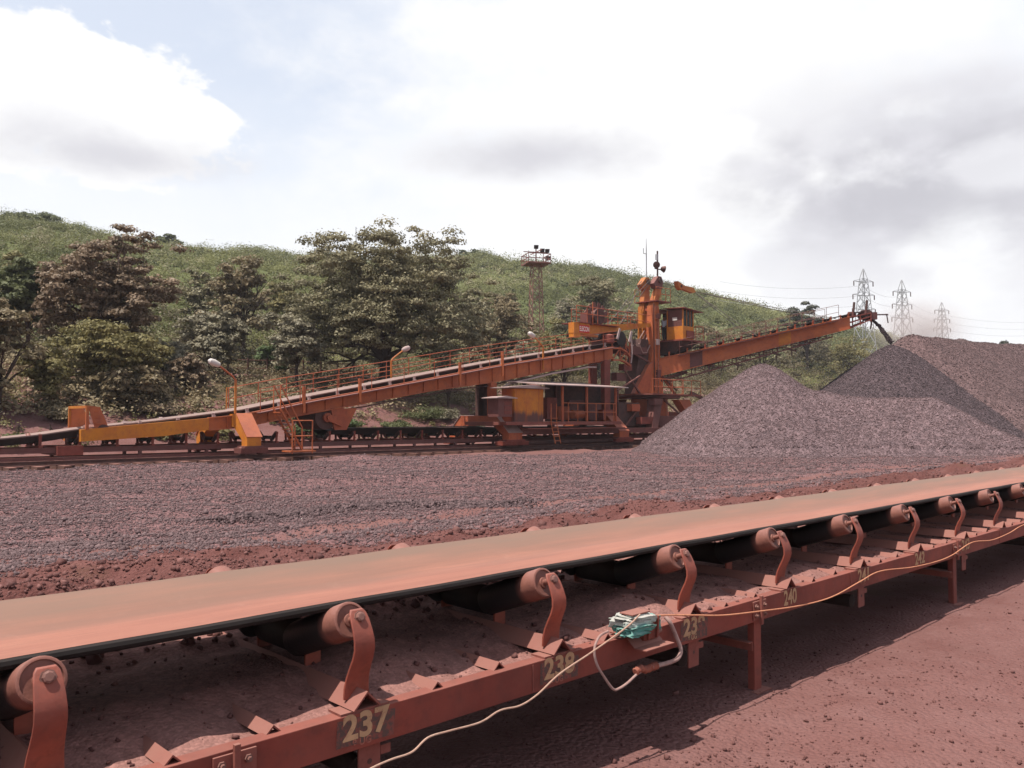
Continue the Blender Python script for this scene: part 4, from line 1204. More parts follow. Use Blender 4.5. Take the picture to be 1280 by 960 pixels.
# front legs of the turntable base
for s in (-1, 1):
    MB().hexa([(ST+2.6, YC+s*1.9-.25, 1.0), (ST+3.3, YC+s*1.9-.25, 1.0), (ST+3.3, YC+s*1.9+.25, 1.0), (ST+2.6, YC+s*1.9+.25, 1.0)],
              [(ST+.9, YC+s*1.5-.3, DZ-.3), (ST+2.2, YC+s*1.5-.3, DZ-.3), (ST+2.2, YC+s*1.5+.3, DZ-.3), (ST+.9, YC+s*1.5+.3, DZ-.3)]).build('base_leg', M['orange2'], stk)
    MB().hexa([(ST-2.6, YC+s*1.9-.25, 1.0), (ST-2.0, YC+s*1.9-.25, 1.0), (ST-2.0, YC+s*1.9+.25, 1.0), (ST-2.6, YC+s*1.9+.25, 1.0)],
              [(ST-1.8, YC+s*1.5-.3, DZ-.3), (ST-.9, YC+s*1.5-.3, DZ-.3), (ST-.9, YC+s*1.5+.3, DZ-.3), (ST-1.8, YC+s*1.5+.3, DZ-.3)]).build('base_leg', M['maroon'], stk)
o = MB()
for k, (a, b) in enumerate((((ST+2.6, YC-1.6, DZ+.2), (ST+6.6, YC-1.6, 2.6)), ((ST+2.6, YC-1.6, DZ-.8), (ST+6.2, YC-1.6, 1.7)))):
    o.bar(a, b, .12, .22)
o.bar((ST+6.2, YC-1.6, 1.5), (ST+4.2, YC-1.6, 3.0), .10, .12); o.bar((ST+4.8, YC-1.6, 1.2), (ST+6.2, YC-1.6, 2.6), .10, .12)
o.build('brace_frame', M['maroon'], stk)
box_px(773, 503, 799, 533, YC-1.4, YC-.2, 'hopper', M['dark_steel'], stk)
box_px(836, 515, 862, 520, YC+1.2, YC+1.4, 'base_beam', M['red_steel'], stk)

# mast: two plate columns side by side, heads with sheaves
MN, MF_ = YC-.38, YC+.38
mz_top = PL(822, 352, MN)[2]
for dm, nm in ((MN, 0), (MF_, 1)):
    base_t = ST; dk = dm + (-.14 if nm == 0 else .14); zt_ = mz_top if nm == 0 else mz_top + .05
    m1 = MB()
    zk = DZ + 3.1
    m1.hexa([(base_t-1.0, dm-.28, DZ+.06), (base_t+.75, dm-.28, DZ+.06), (base_t+.75, dm+.28, DZ+.06), (base_t-1.0, dm+.28, DZ+.06)],
            [(base_t-.42, dm-.26, zk), (base_t+.38, dm-.26, zk), (base_t+.38, dm+.26, zk), (base_t-.42, dm+.26, zk)])
    zc = PL(820, 383, MN)[2]
    m1.hexa([(base_t-.42, dm-.26, zk), (base_t+.42, dm-.26, zk), (base_t+.42, dm+.26, zk), (base_t-.42, dm+.26, zk)],
            [(base_t-.36, dm-.24, zc), (base_t+.36, dm-.24, zc), (base_t+.36, dm+.24, zc), (base_t-.36, dm+.24, zc)])
    col = m1.build('mast_column', M['yellow2' if nm else 'orange'], stk)
    MB().hexa([(base_t-.30, dm-.22, zc+.001), (base_t+.30, dm-.22, zc+.001), (base_t+.30, dm+.22, zc+.001), (base_t-.30, dm+.22, zc+.001)],
              [(base_t+.12, dk-.17, zt_-.55), (base_t+.56, dk-.17, zt_-.55), (base_t+.56, dk+.17, zt_-.55), (base_t+.12, dk+.17, zt_-.55)]).build('mast_top', M['yellow2'], col)
    hd = MB().prism_d([(base_t-.10, zt_-.55), (base_t+.62, zt_-.55), (base_t+.70, zt_+.0), (base_t+.52, zt_+.30), (base_t+.18, zt_+.30), (base_t-.35, zt_-.25)], dk-.20, dk+.20).build('mast_head', M['yellow2' if nm else 'maroon'], col)
    MB().lathe((base_t+.36, dk-.26, zt_+.0), (0, 1, 0), [(0, .18), (.52, .18)], 16).build('sheave', M['dark_steel'], hd, smooth=True)
    # ladder edge strip: yellow flange on the left side
    if nm: MB().box((base_t-.46, dm-.24, zk-.8), (base_t-.425, dm+.10, zc-.2)).build('edge_plate', M['yellow2'], col)
for z in (DZ+2.6, DZ+4.3, DZ+5.9):
    MB().box((ST-.25, MN+.262, z-.12), (ST+.25, MF_-.262, z+.12)).build('mast_tie', M['orange2'], stk)
MB().hexa([(ST-.80, MN+.29, DZ+.07), (ST-.70, MN+.29, DZ+.07), (ST-.70, MF_-.29, DZ+.07), (ST-.80, MF_-.29, DZ+.07)], [(ST-.36, MN+.27, DZ+3.6), (ST-.30, MN+.27, DZ+3.6), (ST-.30, MF_-.27, DZ+3.6), (ST-.36, MF_-.27, DZ+3.6)]).build('web_plate', M['orange'], stk)
mb = MB()
for q in (-.2, .2): mb.tube([(ST-.15+q, MN-.42, DZ+.1), (ST-.15+q, MN-.42, DZ+6.0)], .022, 6)
for z in np.arange(DZ+.4, DZ+6, .3): mb.tube([(ST-.35, MN-.42, z), (ST+.05, MN-.42, z)], .018, 5)
mb.build('ladder', M['orange'], stk)
# inclined housing behind the mast foot (left) and dark chute
MB().prism_d([(ST-2.6, DZ+.06), (ST-1.02, DZ+.06), (ST-.47, DZ+2.3), (ST-1.0, DZ+2.0)], YC-.75, YC-.45).build('side_plate', M['orange2'], stk)
MB().hexa([(ST-2.2, YC-.4, DZ+.06), (ST-1.0, YC-.4, DZ+.06), (ST-1.0, YC+.4, DZ+.06), (ST-2.2, YC+.4, DZ+.06)],
          [(ST-1.7, YC-.4, DZ+2.3), (ST-.5, YC-.4, DZ+2.3), (ST-.5, YC+.4, DZ+2.3), (ST-1.7, YC+.4, DZ+2.3)]).build('chute', M['dark_steel'], stk)
# head of the bridge: pulley, drive, curved head frame (stands on the tripper)
hz = ztop(TE)
mb = MB()
ORIGIN = (20, YC, 0)
arc = [(TE, hz-.1), (TE+.8, hz-.05), (TE+1.4, hz-.25), (TE+1.8, hz-.55)]
arcb = [(TE, hz-.85), (TE+.8, hz-.80), (TE+1.4, hz-.95), (TE+1.8, hz-1.15)]
for dd_ in (GN, GF):
    mb = MB()
    for A_ in (arc, arcb):
        for i in range(3): mb.bar((A_[i][0], dd_, A_[i][1]), (A_[i+1][0], dd_, A_[i+1][1]), .20, .10)
    for i in range(4): mb.bar((arc[i][0], dd_, arc[i][1]+.9), (arcb[i][0], dd_, arcb[i][1]), .06, .06)
    for i in range(3): mb.bar((arc[i][0], dd_, arc[i][1]+.9), (arc[i+1][0], dd_, arc[i+1][1]+.9), .05, .05)
    for i in range(3): mb.bar((arc[i][0], dd_, arc[i][1]+.45), (arc[i+1][0], dd_, arc[i+1][1]+.45), .05, .05)
    mb.bar((arc[0][0], dd_, arcb[0][1]), (arc[1][0], dd_, arc[1][1]), .07, .07); mb.bar((arc[1][0], dd_, arcb[1][1]), (arc[2][0], dd_, arc[2][1]), .07, .07)
    mb.build('head_frame', M['orange2'], tr)
o = MB().lathe((TE+.9, GN-.05, hz+.55), (0, 1, 0), [(0, .40), (.01, .5), (1.99, .5), (2.0, .4)], 22)
o.build('head_pulley', M['black_steel'], tr, smooth=True)
MB().lathe((TE-.2, GN+.15, hz+.22), (0, 0, 1), [(0, .36), (.05, .40), (.50, .38), (.58, .2)], 16).build('drive_motor', M['red_steel'], tr, smooth=True)
for k, (x, z) in enumerate(((.35, 1.0), (1.55, .9))):
    MB().bar((TE+x, GN-.15, hz+z-.5), (TE+x+.28, GN-.15, hz+z+.2), .16, .06, up=(0, 1, 0)).build('belt_scraper', M['sheet'], tr)
pts = [(TE+1.75+.18*math.sin(k*.4), GN-.1, hz+1.0-.28*k) for k in range(8)]
MB().tube(pts, .05, 6).build('cable', M['sheet'], tr, smooth=True)
ORIGIN = (ST, YC, 0)
# dark hood between bridge and mast
MB().hexa([(ST-1.8, YC-.35, hz-1.3), (ST-.5, YC-.35, hz-1.5), (ST-.5, YC+.6, hz-1.5), (ST-1.8, YC+.6, hz-1.3)],
          [(ST-1.3, YC-.35, hz+.8), (ST-.5, YC-.35, hz+.8), (ST-.5, YC+.6, hz+.8), (ST-1.3, YC+.6, hz+.8)]).build('hood', M['dark_steel'], stk)

# counterweight boom
def cz(x, y, d): return PL(x, y, d)
CW0 = PL(714, 418, MN)[0]; CW1 = ST-.45
zt0_, zt1_ = PL(714, 404, MN)[2], PL(805, 402, MN)[2]
for dm in (MN, MF_):
    zA = PL(716, 404.5, MN)[2]; zA2 = PL(716, 416, MN)[2]; zB = PL(803, 403, MN)[2]; zB2 = PL(803, 408, MN)[2]
    q_ = CW0 + (1.43 if dm == MN else 2.2)
    MB().prism_d([(q_, zA2), (CW1, zB2), (CW1, zB), (q_, zA)], dm-.12, dm+.12).build('counterweight_girder', M['yellow'], stk)
zW = PL(716, 421.5, MN)[2]
cwb = MB().box((CW0-.05, MN-.28, zA2-.02), (CW0+1.42, MN+.18, zA+.06)).build('counterweight', M['yellow'], stk)
MB().box((CW0-.03, MN-.26, zW), (CW0+.55, MN+.16, zA2-.021)).build('ballast_block', M['yellow'], cwb)
MB().box((CW0+.56, MN-.20, zW+.12), (CW0+2.3, MN+.1, zA2-.022)).build('ballast_block', M['yellow2'], cwb)
bb = MB().box((CW0+.42, MN-.298, zA2+.03), (CW0+1.36, MN-.282, zA-.06)).build('name_board', M['board_red'], cwb)
wall_text('ELECON', CW0+.89, MN-.302, (zA2+zA)/2-.03, .42, M['board_white'], bb, name='lettering', width=.56, bold=.008)
MB().box((CW0+.3, MN-.4, zA+.061), (CW0+4.2, MF_+.3, zA+.10)).build('winch_platform', M['red_steel'], stk)
def zcw(t): return zA + .10
rails_along(zcw, CW0+.1, CW1-.3, MN-.35, 1.0, 1.0, stk, M['orange2'], n=3)
rails_along(zcw, CW0+1.2, CW1-.3, MF_+.3, 1.0, 1.0, stk, M['orange2'], n=3)
wq = PL(742, 393, YC)
o = MB().lathe((wq[0], YC-.5, zA+.66), (0, 1, 0), [(0, .5), (.08, .5), (.081, .4), (.9, .4), (.901, .5), (.98, .5)], 20).build('winch_drum', M['dark_steel'], stk, smooth=True)
MB().box((wq[0]-.95, YC-.3, zA+.11), (wq[0]-.55, YC+.3, zA+.85)).build('gearbox', M['maroon'], stk)
mb = MB()
for k in range(9):
    th = math.pi*k/8; th2 = math.pi*(k+1)/8
    if k < 8: mb.bar((wq[0]+.3-.75*math.cos(th), YC, zA+.35+.78*math.sin(th)), (wq[0]+.3-.75*math.cos(th2), YC, zA+.35+.78*math.sin(th2)), 1.0, .03, up=(0, 1, 0))
mb.build('winch_hood', M['maroon'], stk)
MB().tube([(PL(735, 408, MN)[0], MN-.4, zA), (PL(735, 408, MN)[0], MN-.4, PL(735, 378, MN)[2])], .03, 6).build('whip_post', M['orange2'], stk)
for x0, x1, dz in ((748, 775, -.55), (770, 800, -.85)):
    a = PL(x0, 415, YC); b = PL(x1, 415, YC)
    MB().box((a[0], YC-.6, zA2+dz-.15), (b[0], YC+.6, zA2+dz+.35)).build('equipment_box', M['maroon'], stk)

# operator's cab on its bracket platform: its side with the door looks back along the rails
CD0 = YC-2.0; CD1 = CD0+1.35; CDP = CD1+.95
ca = PL(854, 420, CD0)[0]; cb = ca+1.25
fz = PL(854, 424, CD0)[2]; rz = PL(854, 386, CD0)[2]
MB().box((ca-.25, CD0-.15, fz-.10), (cb+1.0, CDP+.1, fz)).build('cab_platform', M['red_steel'], stk)
MB().hexa([(ca+.1, CD0+.8, fz-1.0), (cb-.3, CD0+.8, fz-1.0), (cb-.3, CDP-.1, fz-1.0), (ca+.1, CDP-.1, fz-1.0)],
          [(ca-.15, CD0+.0, fz-.105), (cb+.6, CD0+.0, fz-.105), (cb+.6, CDP, fz-.105), (ca-.15, CDP, fz-.105)]).build('cab_bracket', M['dark_steel'], stk)
MB().bar((ca+.5, CD0+.9, fz-1.0), (ca+.1, CD0+1.1, fz-1.9), .12, .12).build('strut', M['dark_steel'], stk)
sill = fz + .92
cab = MB().box((ca, CD0, fz+.001), (cb, CD1, sill)).build('operator_cab', M['yellow'], stk)
for tq in (ca, cb-.08):
    for dq in (CD0, (CD0+CD1)/2-.04, CD1-.08):
        if tq == ca and dq not in (CD0, CD1-.08): continue
        MB().box((tq, dq, sill+.001), (tq+.08, dq+.08, rz)).build('window_post', M['yellow'], cab)
for tq in (ca+.42, ca+.82): MB().box((tq, CD0, sill+.001), (tq+.05, CD0+.05, rz)).build('window_post', M['yellow2'], cab)
MB().box((ca+.02, CD0+.09, sill+.002), (ca+.06, CD1-.09, rz-.02)).build('side_panel', M['maroon'], cab)
MB().box((ca+.002, CD0+.50, sill+.42), (ca+.018, CD0+.88, sill+.62)).build('window', M['board_white'], cab)
for a, b in ((ca+.09, ca+.41), (ca+.48, ca+.81), (ca+.88, cb-.09)):
    MB().box((a, CD0+.03, sill+.02), (b, CD0+.04, rz-.03)).build('window', M['glass'], cab)
MB().box((cb-.05, CD0+.10, sill+.03), (cb-.04, CD1-.10, rz-.03)).build('window', M['glass'], cab)
MB().box((ca+.2, CD1-.05, sill+.03), (cb-.1, CD1-.04, rz-.03)).build('window', M['glass'], cab)
MB().hexa([(ca-.25, CD0-.3, rz+.02), (cb+.75, CD0-.3, rz-.14), (cb+.75, CD1+.1, rz-.02), (ca-.25, CD1+.1, rz+.10)], [(ca-.25, CD0-.3, rz+.07), (cb+.75, CD0-.3, rz-.09), (cb+.75, CD1+.1, rz+.03), (ca-.25, CD1+.1, rz+.15)]).build('roof', M['red_steel'], cab)
MB().hexa([(ca-.45, CD1+.12, rz+.02), (cb, CD1+.12, rz+.02), (cb, CDP+.3, rz-.02), (ca-.45, CDP+.3, rz-.02)], [(ca-.45, CD1+.12, rz+.07), (cb, CD1+.12, rz+.07), (cb, CDP+.3, rz+.03), (ca-.45, CDP+.3, rz+.03)]).build('porch_roof', M['maroon'], cab)
MB().box((ca-.2, CDP-.06, fz+.002), (ca-.12, CDP+.02, rz-.03)).build('porch_post', M['orange'], cab)
MB().box((cb-.4, CD1+.01, fz+.002), (cb-.34, CDP, rz-.05)).build('porch_wall', M['dark_steel'], cab)
MB().box((ca+.35, CD0-.06, fz+.10), (cb+.02, CD0-.004, fz+.62)).build('side_box', M['red_steel'], cab)
mb = MB()
for z in (.5, 1.0):
    mb.tube([(ca-.22, CDP+.05, fz+z), (ca-.22, CD1+.25, fz+z)], .026, 6)
    mb.tube([(cb+.05, CD0-.12, fz+z), (cb+.97, CD0-.12, fz+z), (cb+.97, CD1+.2, fz+z)], .026, 6)
for a, b in ((ca-.22, CDP+.05), (ca-.22, CD1+.3), (cb+.05, CD0-.12), (cb+.97, CD0-.12), (cb+.97, CD1+.2)): mb.tube([(a, b, fz), (a, b, fz+1.0)], .026, 6)
mb.build('handrail', M['orange2'], stk)
# upper landing above the cab
MB().box((ST-.4, YC-.95, rz+.50), (ST+1.3, YC+.9, rz+.57)).build('upper_landing', M['red_steel'], stk)

# boom: two plate girders that lead away over the heaps
BT = PL(1103, 399, 24.3)
B0 = np.array((ST+.6, YC, 0.)); zB0t = PL(832, 447, YC-.5)[2]
vec = np.array((BT[0]-B0[0], BT[1]-B0[1])); BL = float(np.linalg.norm(vec)); vec /= BL; per = np.array((vec[1], -vec[0]))   # per: towards the camera
zA_t, zA_b = PL(832, 447.5, YC-.6)[2], PL(832, 468, YC-.6)[2]
def bpt(x, y):      # point of the boom's near face under a photo pixel
    # intersect the pixel's ray with the vertical plane of the near girder
    best = None
    for s in np.linspace(0, BL*1.08, 900):
        tq = B0[0] + vec[0]*s + per[0]*.62; dq = B0[1] + vec[1]*s + per[1]*.62
        p = PL(x, y, dq)
        e = abs(p[0]-tq)
        if best is None or e < best[0]: best = (e, s, p[2])
    return best[1], best[2]
bs = [bpt(*q) for q in ((832, 447.5), (975, 414), (1062, 397.5))]; be = [bpt(*q) for q in ((832, 468), (975, 431), (1062, 411))]
cTt = np.polyfit([q[0] for q in bs], [q[1] for q in bs], 1); cBb = np.polyfit([q[0] for q in be], [q[1] for q in be], 1)
SE = bs[-1][0]
def bz_t(s): return float(np.polyval(cTt, s))
def bz_b(s): return float(np.polyval(cBb, s))
def bp(s, lat, z): return np.array((B0[0]+vec[0]*s+per[0]*lat, B0[1]+vec[1]*s+per[1]*lat, z))
def bslab(mb, s0, s1, l0, l1, zf0, zf1):
    return mb.hexa([bp(s0, l1, zf0(s0)), bp(s1, l1, zf0(s1)), bp(s1, l0, zf0(s1)), bp(s0, l0, zf0(s0))], [bp(s0, l1, zf1(s0)), bp(s1, l1, zf1(s1)), bp(s1, l0, zf1(s1)), bp(s0, l0, zf1(s0))])
s_y0, s_y1 = bpt(973, 420)[0], bpt(988, 418)[0]
s_d0, s_d1 = bpt(862, 450)[0], bpt(878, 450)[0]
for lat in (.62, -.62):
    o = bslab(MB(), .0, SE, lat-.05, lat+.05, bz_b, bz_t).build('boom_girder', M['orange'], stk)
    mb = MB()
    bslab(mb, 0, SE, lat-.13, lat+.13, lambda s: bz_t(s)+.001, lambda s: bz_t(s)+.04); bslab(mb, 0, SE, lat-.13, lat+.13, lambda s: bz_b(s)-.05, lambda s: bz_b(s)-.001)
    mb.build('flange', M['orange'], o)
    if lat > 0:
        bslab(MB(), s_y0, s_y1, lat+.052, lat+.06, lambda s: bz_b(s)+.02, lambda s: bz_t(s)-.02).build('yellow_panel', M['yellow'], o)
        bslab(MB(), s_d0, s_d1, lat+.052, lat+.06, lambda s: bz_b(s)+.02, lambda s: bz_t(s)-.02).build('dark_panel', M['maroon'], o)
# under-slung truss
us = np.linspace(.8, SE-1.2, 13)
dp = lambda s: bz_b(s) - .62*(1 - .55*s/SE)
for lat in (.5, -.5):
    mb = MB()
    for i in range(len(us)-1):
        mb.bar(bp(us[i], lat, dp(us[i])), bp(us[i+1], lat, dp(us[i+1])), .08, .08)
        mb.bar(bp(us[i], lat, bz_b(us[i])-.05), bp(us[i+1], lat, dp(us[i+1])), .05, .05)
        mb.bar(bp(us[i+1], lat, bz_b(us[i+1])-.05), bp(us[i+1], lat, dp(us[i+1])), .05, .05)
    mb.build('boom_truss', M['maroon'], stk)
bslab(MB(), .5, SE-.3, -.45, .45, lambda s: bz_b(s)-.14, lambda s: bz_b(s)-.10).build('return_belt', M['far_belt_under'], stk)
bslab(MB(), -.6, SE+1.1, -.55, .55, lambda s: bz_t(s)+.20, lambda s: bz_t(s)+.25).build('boom_belt', M['far_belt_under'], stk)
for s in np.arange(.9, SE, 1.25):
    fr = MB().bar(bp(s, -.7, bz_t(s)+.07), bp(s, .7, bz_t(s)+.07), .10, .06)
    for q in (-1, 1): fr.bar(bp(s, q*.62, bz_t(s)+.05), bp(s, q*.70, bz_t(s)+.34), .10, .04)
    o = fr.build('boom_idler', M['orange2'], stk)
    MB().tube([bp(s, -.58, bz_t(s)+.26), bp(s, -.3, bz_t(s)+.13), bp(s, .3, bz_t(s)+.13), bp(s, .58, bz_t(s)+.26)], .06, 8).build('roller', M['dark_steel'], o)
mb = MB()
for lat in (1.15, -1.15):
    for hh in (.5, 1.0): mb.tube([bp(s, lat, bz_t(s)+hh) for s in np.linspace(1.5, SE-1, 12)], .015, 5)
    for s in np.linspace(1.5, SE-1, 14): mb.tube([bp(s, lat, bz_t(s)-.05), bp(s, lat, bz_t(s)+1.0)], .016, 5)
mb.build('handrail', M['maroon'], stk)
for lat in (.9, -.9):
    bslab(MB(), 1.5, SE-1, lat-.26, lat+.26, lambda s: bz_t(s)-.09, lambda s: bz_t(s)-.05).build('walkway', M['maroon'], stk)
for s in (SE*.42, SE*.62, SE*.7):
    mb = MB().bar(bp(s, .5, dp(s)-.02), bp(s, .5, dp(s)-.5), .05, .05); mb.bar(bp(s-.2, .5, dp(s)-.05), bp(s+.3, .5, dp(s)-.18), .12, .12)
    mb.build('hanging_bracket', M['dark_steel'], stk)
# tip frame
for lat in (.6, -.6):
    mb = MB()
    for k in range(3):
        u = k/2
        mb.bar(bp(SE+.01, lat, bz_b(SE)+(bz_t(SE)-bz_b(SE))*u), bp(SE+1.5, lat, bz_b(SE+1.5)+.05+(bz_t(SE)-bz_b(SE))*(.25+.6*u)), .08, .08)
    mb.bar(bp(SE+.75, lat, bz_b(SE+.75)+.05), bp(SE+.75, lat, bz_t(SE+.75)), .07, .07)
    mb.bar(bp(SE+1.5, lat, bz_b(SE+1.5)+.1), bp(SE+1.5, lat, bz_t(SE+1.5)-.02), .08, .08)
    mb.build('tip_frame', M['red_steel'], stk)
MB().lathe(bp(SE+1.35, -.55, bz_t(SE+1.35)-.05), np.array((per[0], per[1], 0)), [(0, .24), (.01, .3), (1.09, .3), (1.1, .24)], 16).build('tip_pulley', M['dark_steel'], stk, smooth=True)
bslab(MB(), SE+1.5, SE+2.0, -.5, .5, lambda s: bz_t(SE+1.5)-.45, lambda s: bz_t(SE+1.5)+.05).build('tip_hood', M['maroon'], stk)
MB().bar(bp(SE+1.9, .0, bz_t(SE+1.5)-.08), bp(SE+3.0, .0, bz_t(SE+1.5)-.05), .10, .08).build('probe_arm', M['dark_steel'], stk)
MB().bar(bp(SE+2.9, .0, bz_t(SE+1.5)-.0), bp(SE+3.0, .0, bz_t(SE+1.5)-.65), .06, .06).build('probe', M['dark_steel'], stk)
for x, y0, y1 in ((1067, 397, 377.5), (1083, 395, 375)):
    s, z = bpt(x, y0); z1 = bpt(x, y1)[1]
    MB().bar(bp(s, .5, z), bp(s+.12, .5, z1), .12, .12).build('tip_post', M['grey_steel'] if 0 else M['dark_steel'], stk)
    MB().box(tuple(bp(s, .35, z+.1) - np.array((.2, .2, 0))), tuple(bp(s, .35, z+.42) + np.array((.2, .2, 0)))).build('tip_box', M['maroon'], stk)
MB().bar(bp(SE+1.75, .2, bz_t(SE+1.5)-.46), bp(SE+1.65, .2, bz_t(SE+1.5)-1.1), .14, .05).build('deflector', M['dark_steel'], stk)
# falling ore: an uneven stream of lumps
rng = np.random.default_rng(77); n = 2600
u = rng.random(n)**.8
p0 = bp(SE+1.85, 0, bz_t(SE+1.5)-.40); p1 = c0 + np.array((0, 0, .1))
pos = p0 + (p1-p0)*np.stack([u**.9, u**.9, u**1.1], 1) + rng.normal(0, 1, (n, 3))*(.022+.045*u)[:, None]
lumps('falling_ore', pos, np.clip(rng.lognormal(-3.2, .4, n), .02, .08), M['rock_dark'], 78, 'thin stream of dark ore falling from the boom tip on to the heap', 'ore')

# ropes
def rope(a, b, r=.022, sag=0.0, name='rope'):
    pts = [np.array(a) + (np.array(b)-np.array(a))*k/8 - np.array((0, 0, sag*math.sin(math.pi*k/8))) for k in range(9)]
    return MB().tube(pts, r, 5).build(name, M['rope_wire'], stk)
hk = PL(845, 357, YC-.6); hk2 = PL(866, 362, YC-.9)
for dm in (MN, MF_):
    rope((ST+.5, dm, mz_top+.15), (hk[0], dm*.4+(YC-.7)*.6, hk[2]+.12))
    rope((ST+.5, dm, mz_top-.05), (hk[0], dm*.4+(YC-.7)*.6, hk[2]-.10))
    rope((ST-.25, dm, mz_top+.05), (PL(757, 402, dm)[0], dm, zA+.1)); rope((ST-.25, dm, mz_top-.1), (PL(772, 402, dm)[0], dm, zA+.1))
hb_ = MB().prism_d([(hk[0]-.15, hk[2]+.28), (hk[0]+.55, hk[2]+.10), (hk[0]+.62, hk[2]-.12), (hk[0]+.30, hk[2]-.30), (hk[0]+.02, hk[2]-.15)], hk[1]-.25, hk[1]+.1)
dz = hk2[2]-hk[2]
hb_.prism_d([(hk[0]+.60, hk[2]+.05), (hk2[0]+.25, hk2[2]+.18), (hk2[0]+.5, hk2[2]-.12), (hk2[0]+.2, hk2[2]-.22), (hk[0]+.55, hk[2]-.22)], hk[1]-.22, hk[1]+.07)
o = hb_.build('pulley_block', M['yellow2'], stk)
MB().lathe((hk[0]+.30, hk[1]-.27, hk[2]-.03), (0, 1, 0), [(0, .10), (.02, .10)], 12).build('sheave_pin', M['dark_steel'], o)
for s, lat in ((SE*.52, .62), (SE*.52, -.62), (SE*.93, .62), (SE*.93, -.62)):
    rope((hk2[0]+.4, hk[1]-.08, hk2[2]-.05), tuple(bp(s, lat, bz_t(s)+.1)), .022, .05)
# smaller fittings on the machine
def fit(name, mat, mb): return mb.build(name, M[mat], stk)
for k, (x, z0_, z1_) in enumerate(((-.30, .3, 6.2), (.16, .1, 5.6))):
    fit('conduit', 'sheet' if k else 'dark_steel', MB().tube([(ST+x, MN-.31, DZ+z0_), (ST+x, MN-.31, DZ+z1_)], .03, 6))
for x, z, w, h, m_ in ((.0, 1.2, .34, .5, 'maroon'), (-.1, 3.4, .3, .4, 'sheet'), (.05, 5.2, .3, .35, 'maroon')):
    fit('junction_box', m_, MB().box((ST+x-w/2, MN-.50, DZ+z), (ST+x+w/2, MN-.29, DZ+z+h)))
for k in range(5):
    a = np.array((ST-.5, MN-.1+.12*k, DZ+3.4+.25*k)); b = np.array((ST-2.2-.12*k, GN+.1+.3*k, hz+.4))
    fit('cable', 'dark_steel' if k % 2 else 'hose', MB().tube([a, a*.7+b*.3-(0, 0, .55), a*.35+b*.65-(0, 0, .6), b], .035, 6))
for d_ in (MN-.3, MF_+.3):
    fit('stay', 'maroon', MB().bar((ST-.9, d_, DZ+2.2), (CW0+2.6, d_, zA2-.02), .10, .10))
    fit('stay', 'orange2', MB().bar((ST+.35, d_, DZ+1.4), (ST+2.0, d_+.1*(1 if d_ > YC else -1), DZ+.06), .12, .12))
fit('luffing_cylinder', 'dark_steel', MB().tube([(ST+.5, YC-.55, DZ+1.0), tuple(bp(2.2, .3, bz_b(2.2)-.2))], .12, 10))
fit('pivot_housing', 'orange2', MB().lathe((ST+.62, YC-.75, (zA_t+zA_b)/2-.25), (0, 1, 0), [(0, .30), (.05, .42), (1.45, .42), (1.5, .30)], 18))
mb = MB()
for z in (DZ+.06, DZ+.55, DZ+1.02): mb.tube([(ST+1.0, YC-2.1, z), (ST+1.0, YC+1.9, z)], .026, 6)
for k in range(5): mb.tube([(ST+1.0, YC-2.1+k, DZ+.06), (ST+1.0, YC-2.1+k, DZ+1.02)], .026, 6)
fit('handrail', 'orange2', mb)
lz = rz + .57
mb = MB()
for d_ in (YC-.92, YC+.87):
    for hh in (.45, .9): mb.tube([(ST-.38, d_, lz+hh), (ST+1.28, d_, lz+hh)], .022, 6)
    for k in range(4): mb.tube([(ST-.38+.553*k, d_, lz), (ST-.38+.553*k, d_, lz+.9)], .022, 6)
fit('handrail', 'orange', mb)
for x0, x1, y0, y1, d_, m_ in ((790, 800, 505, 514, 33.2, 'orange2'), (802, 816, 521, 530, 33.0, 'red_steel'), (818, 828, 498, 506, 32.9, 'maroon'), (780, 790, 455, 463, 34.6, 'red_steel'), (771, 783, 466, 476, 34.3, 'maroon')):
    box_px(x0, y0, x1, y1, d_, d_+.45, 'equipment_box', M[m_], stk)
for x0, y0, x1, y1, d_ in ((772, 488, 800, 470, 33.5), (800, 492, 780, 462, 34.2), (830, 500, 858, 525, 33.4), (776, 540, 800, 508, 33.4), (846, 488, 828, 470, 34.2)):
    fit('brace', 'maroon', MB().bar(PL(x0, y0, d_), PL(x1, y1, d_), .10, .10))
# masts with aerial and floodlights on top
ap = PL(815, 345, MF_); aq = PL(815, 300, MF_)
o = MB().tube([(ST+.3, MF_, mz_top+.2), (ST+.3, MF_, aq[2]-.8), (ST+.3, MF_, aq[2])], [.04, .035, .012], 6).build('aerial', M['grey_steel'], stk)
z = PL(815, 319, MF_)[2]
mb = MB().tube([(ST+.3, MF_, z), (ST-.03, MF_, z), (ST-.03, MF_, z+.35)], .03, 6); mb.build('aerial_arm', M['grey_steel'], o)
fm = PL(824, 315, MN)[2]
o = MB().box((ST+.33, MN-.17, mz_top+.25), (ST+.41, MN-.09, fm)).build('light_mast', M['dark_steel'], stk)
for dx, dz, th in ((-.22, -1.05, 2.6), (.42, -1.25, .4)):
    c = np.array((ST+.36+dx, MN-.24, fm+dz+.05))
    ax = np.array((math.cos(th), -.5, -.2))
    MB().lathe(c - ax*.1, ax, [(0, .08), (.05, .15), (.25, .24), (.27, .24), (.28, .2)], 14).build('floodlight', M['dark_steel'], o, smooth=True)
MB().bar((ST+.06, MN-.13, fm-1.25), (ST+.81, MN-.13, fm-1.25), .06, .06).build('light_bar', M['dark_steel'], o)
MB().box((ST+.18, MN-.22, fm-.65), (ST+.32, MN-.08, fm-.25)).build('junction_box', M['grey_steel'], o)

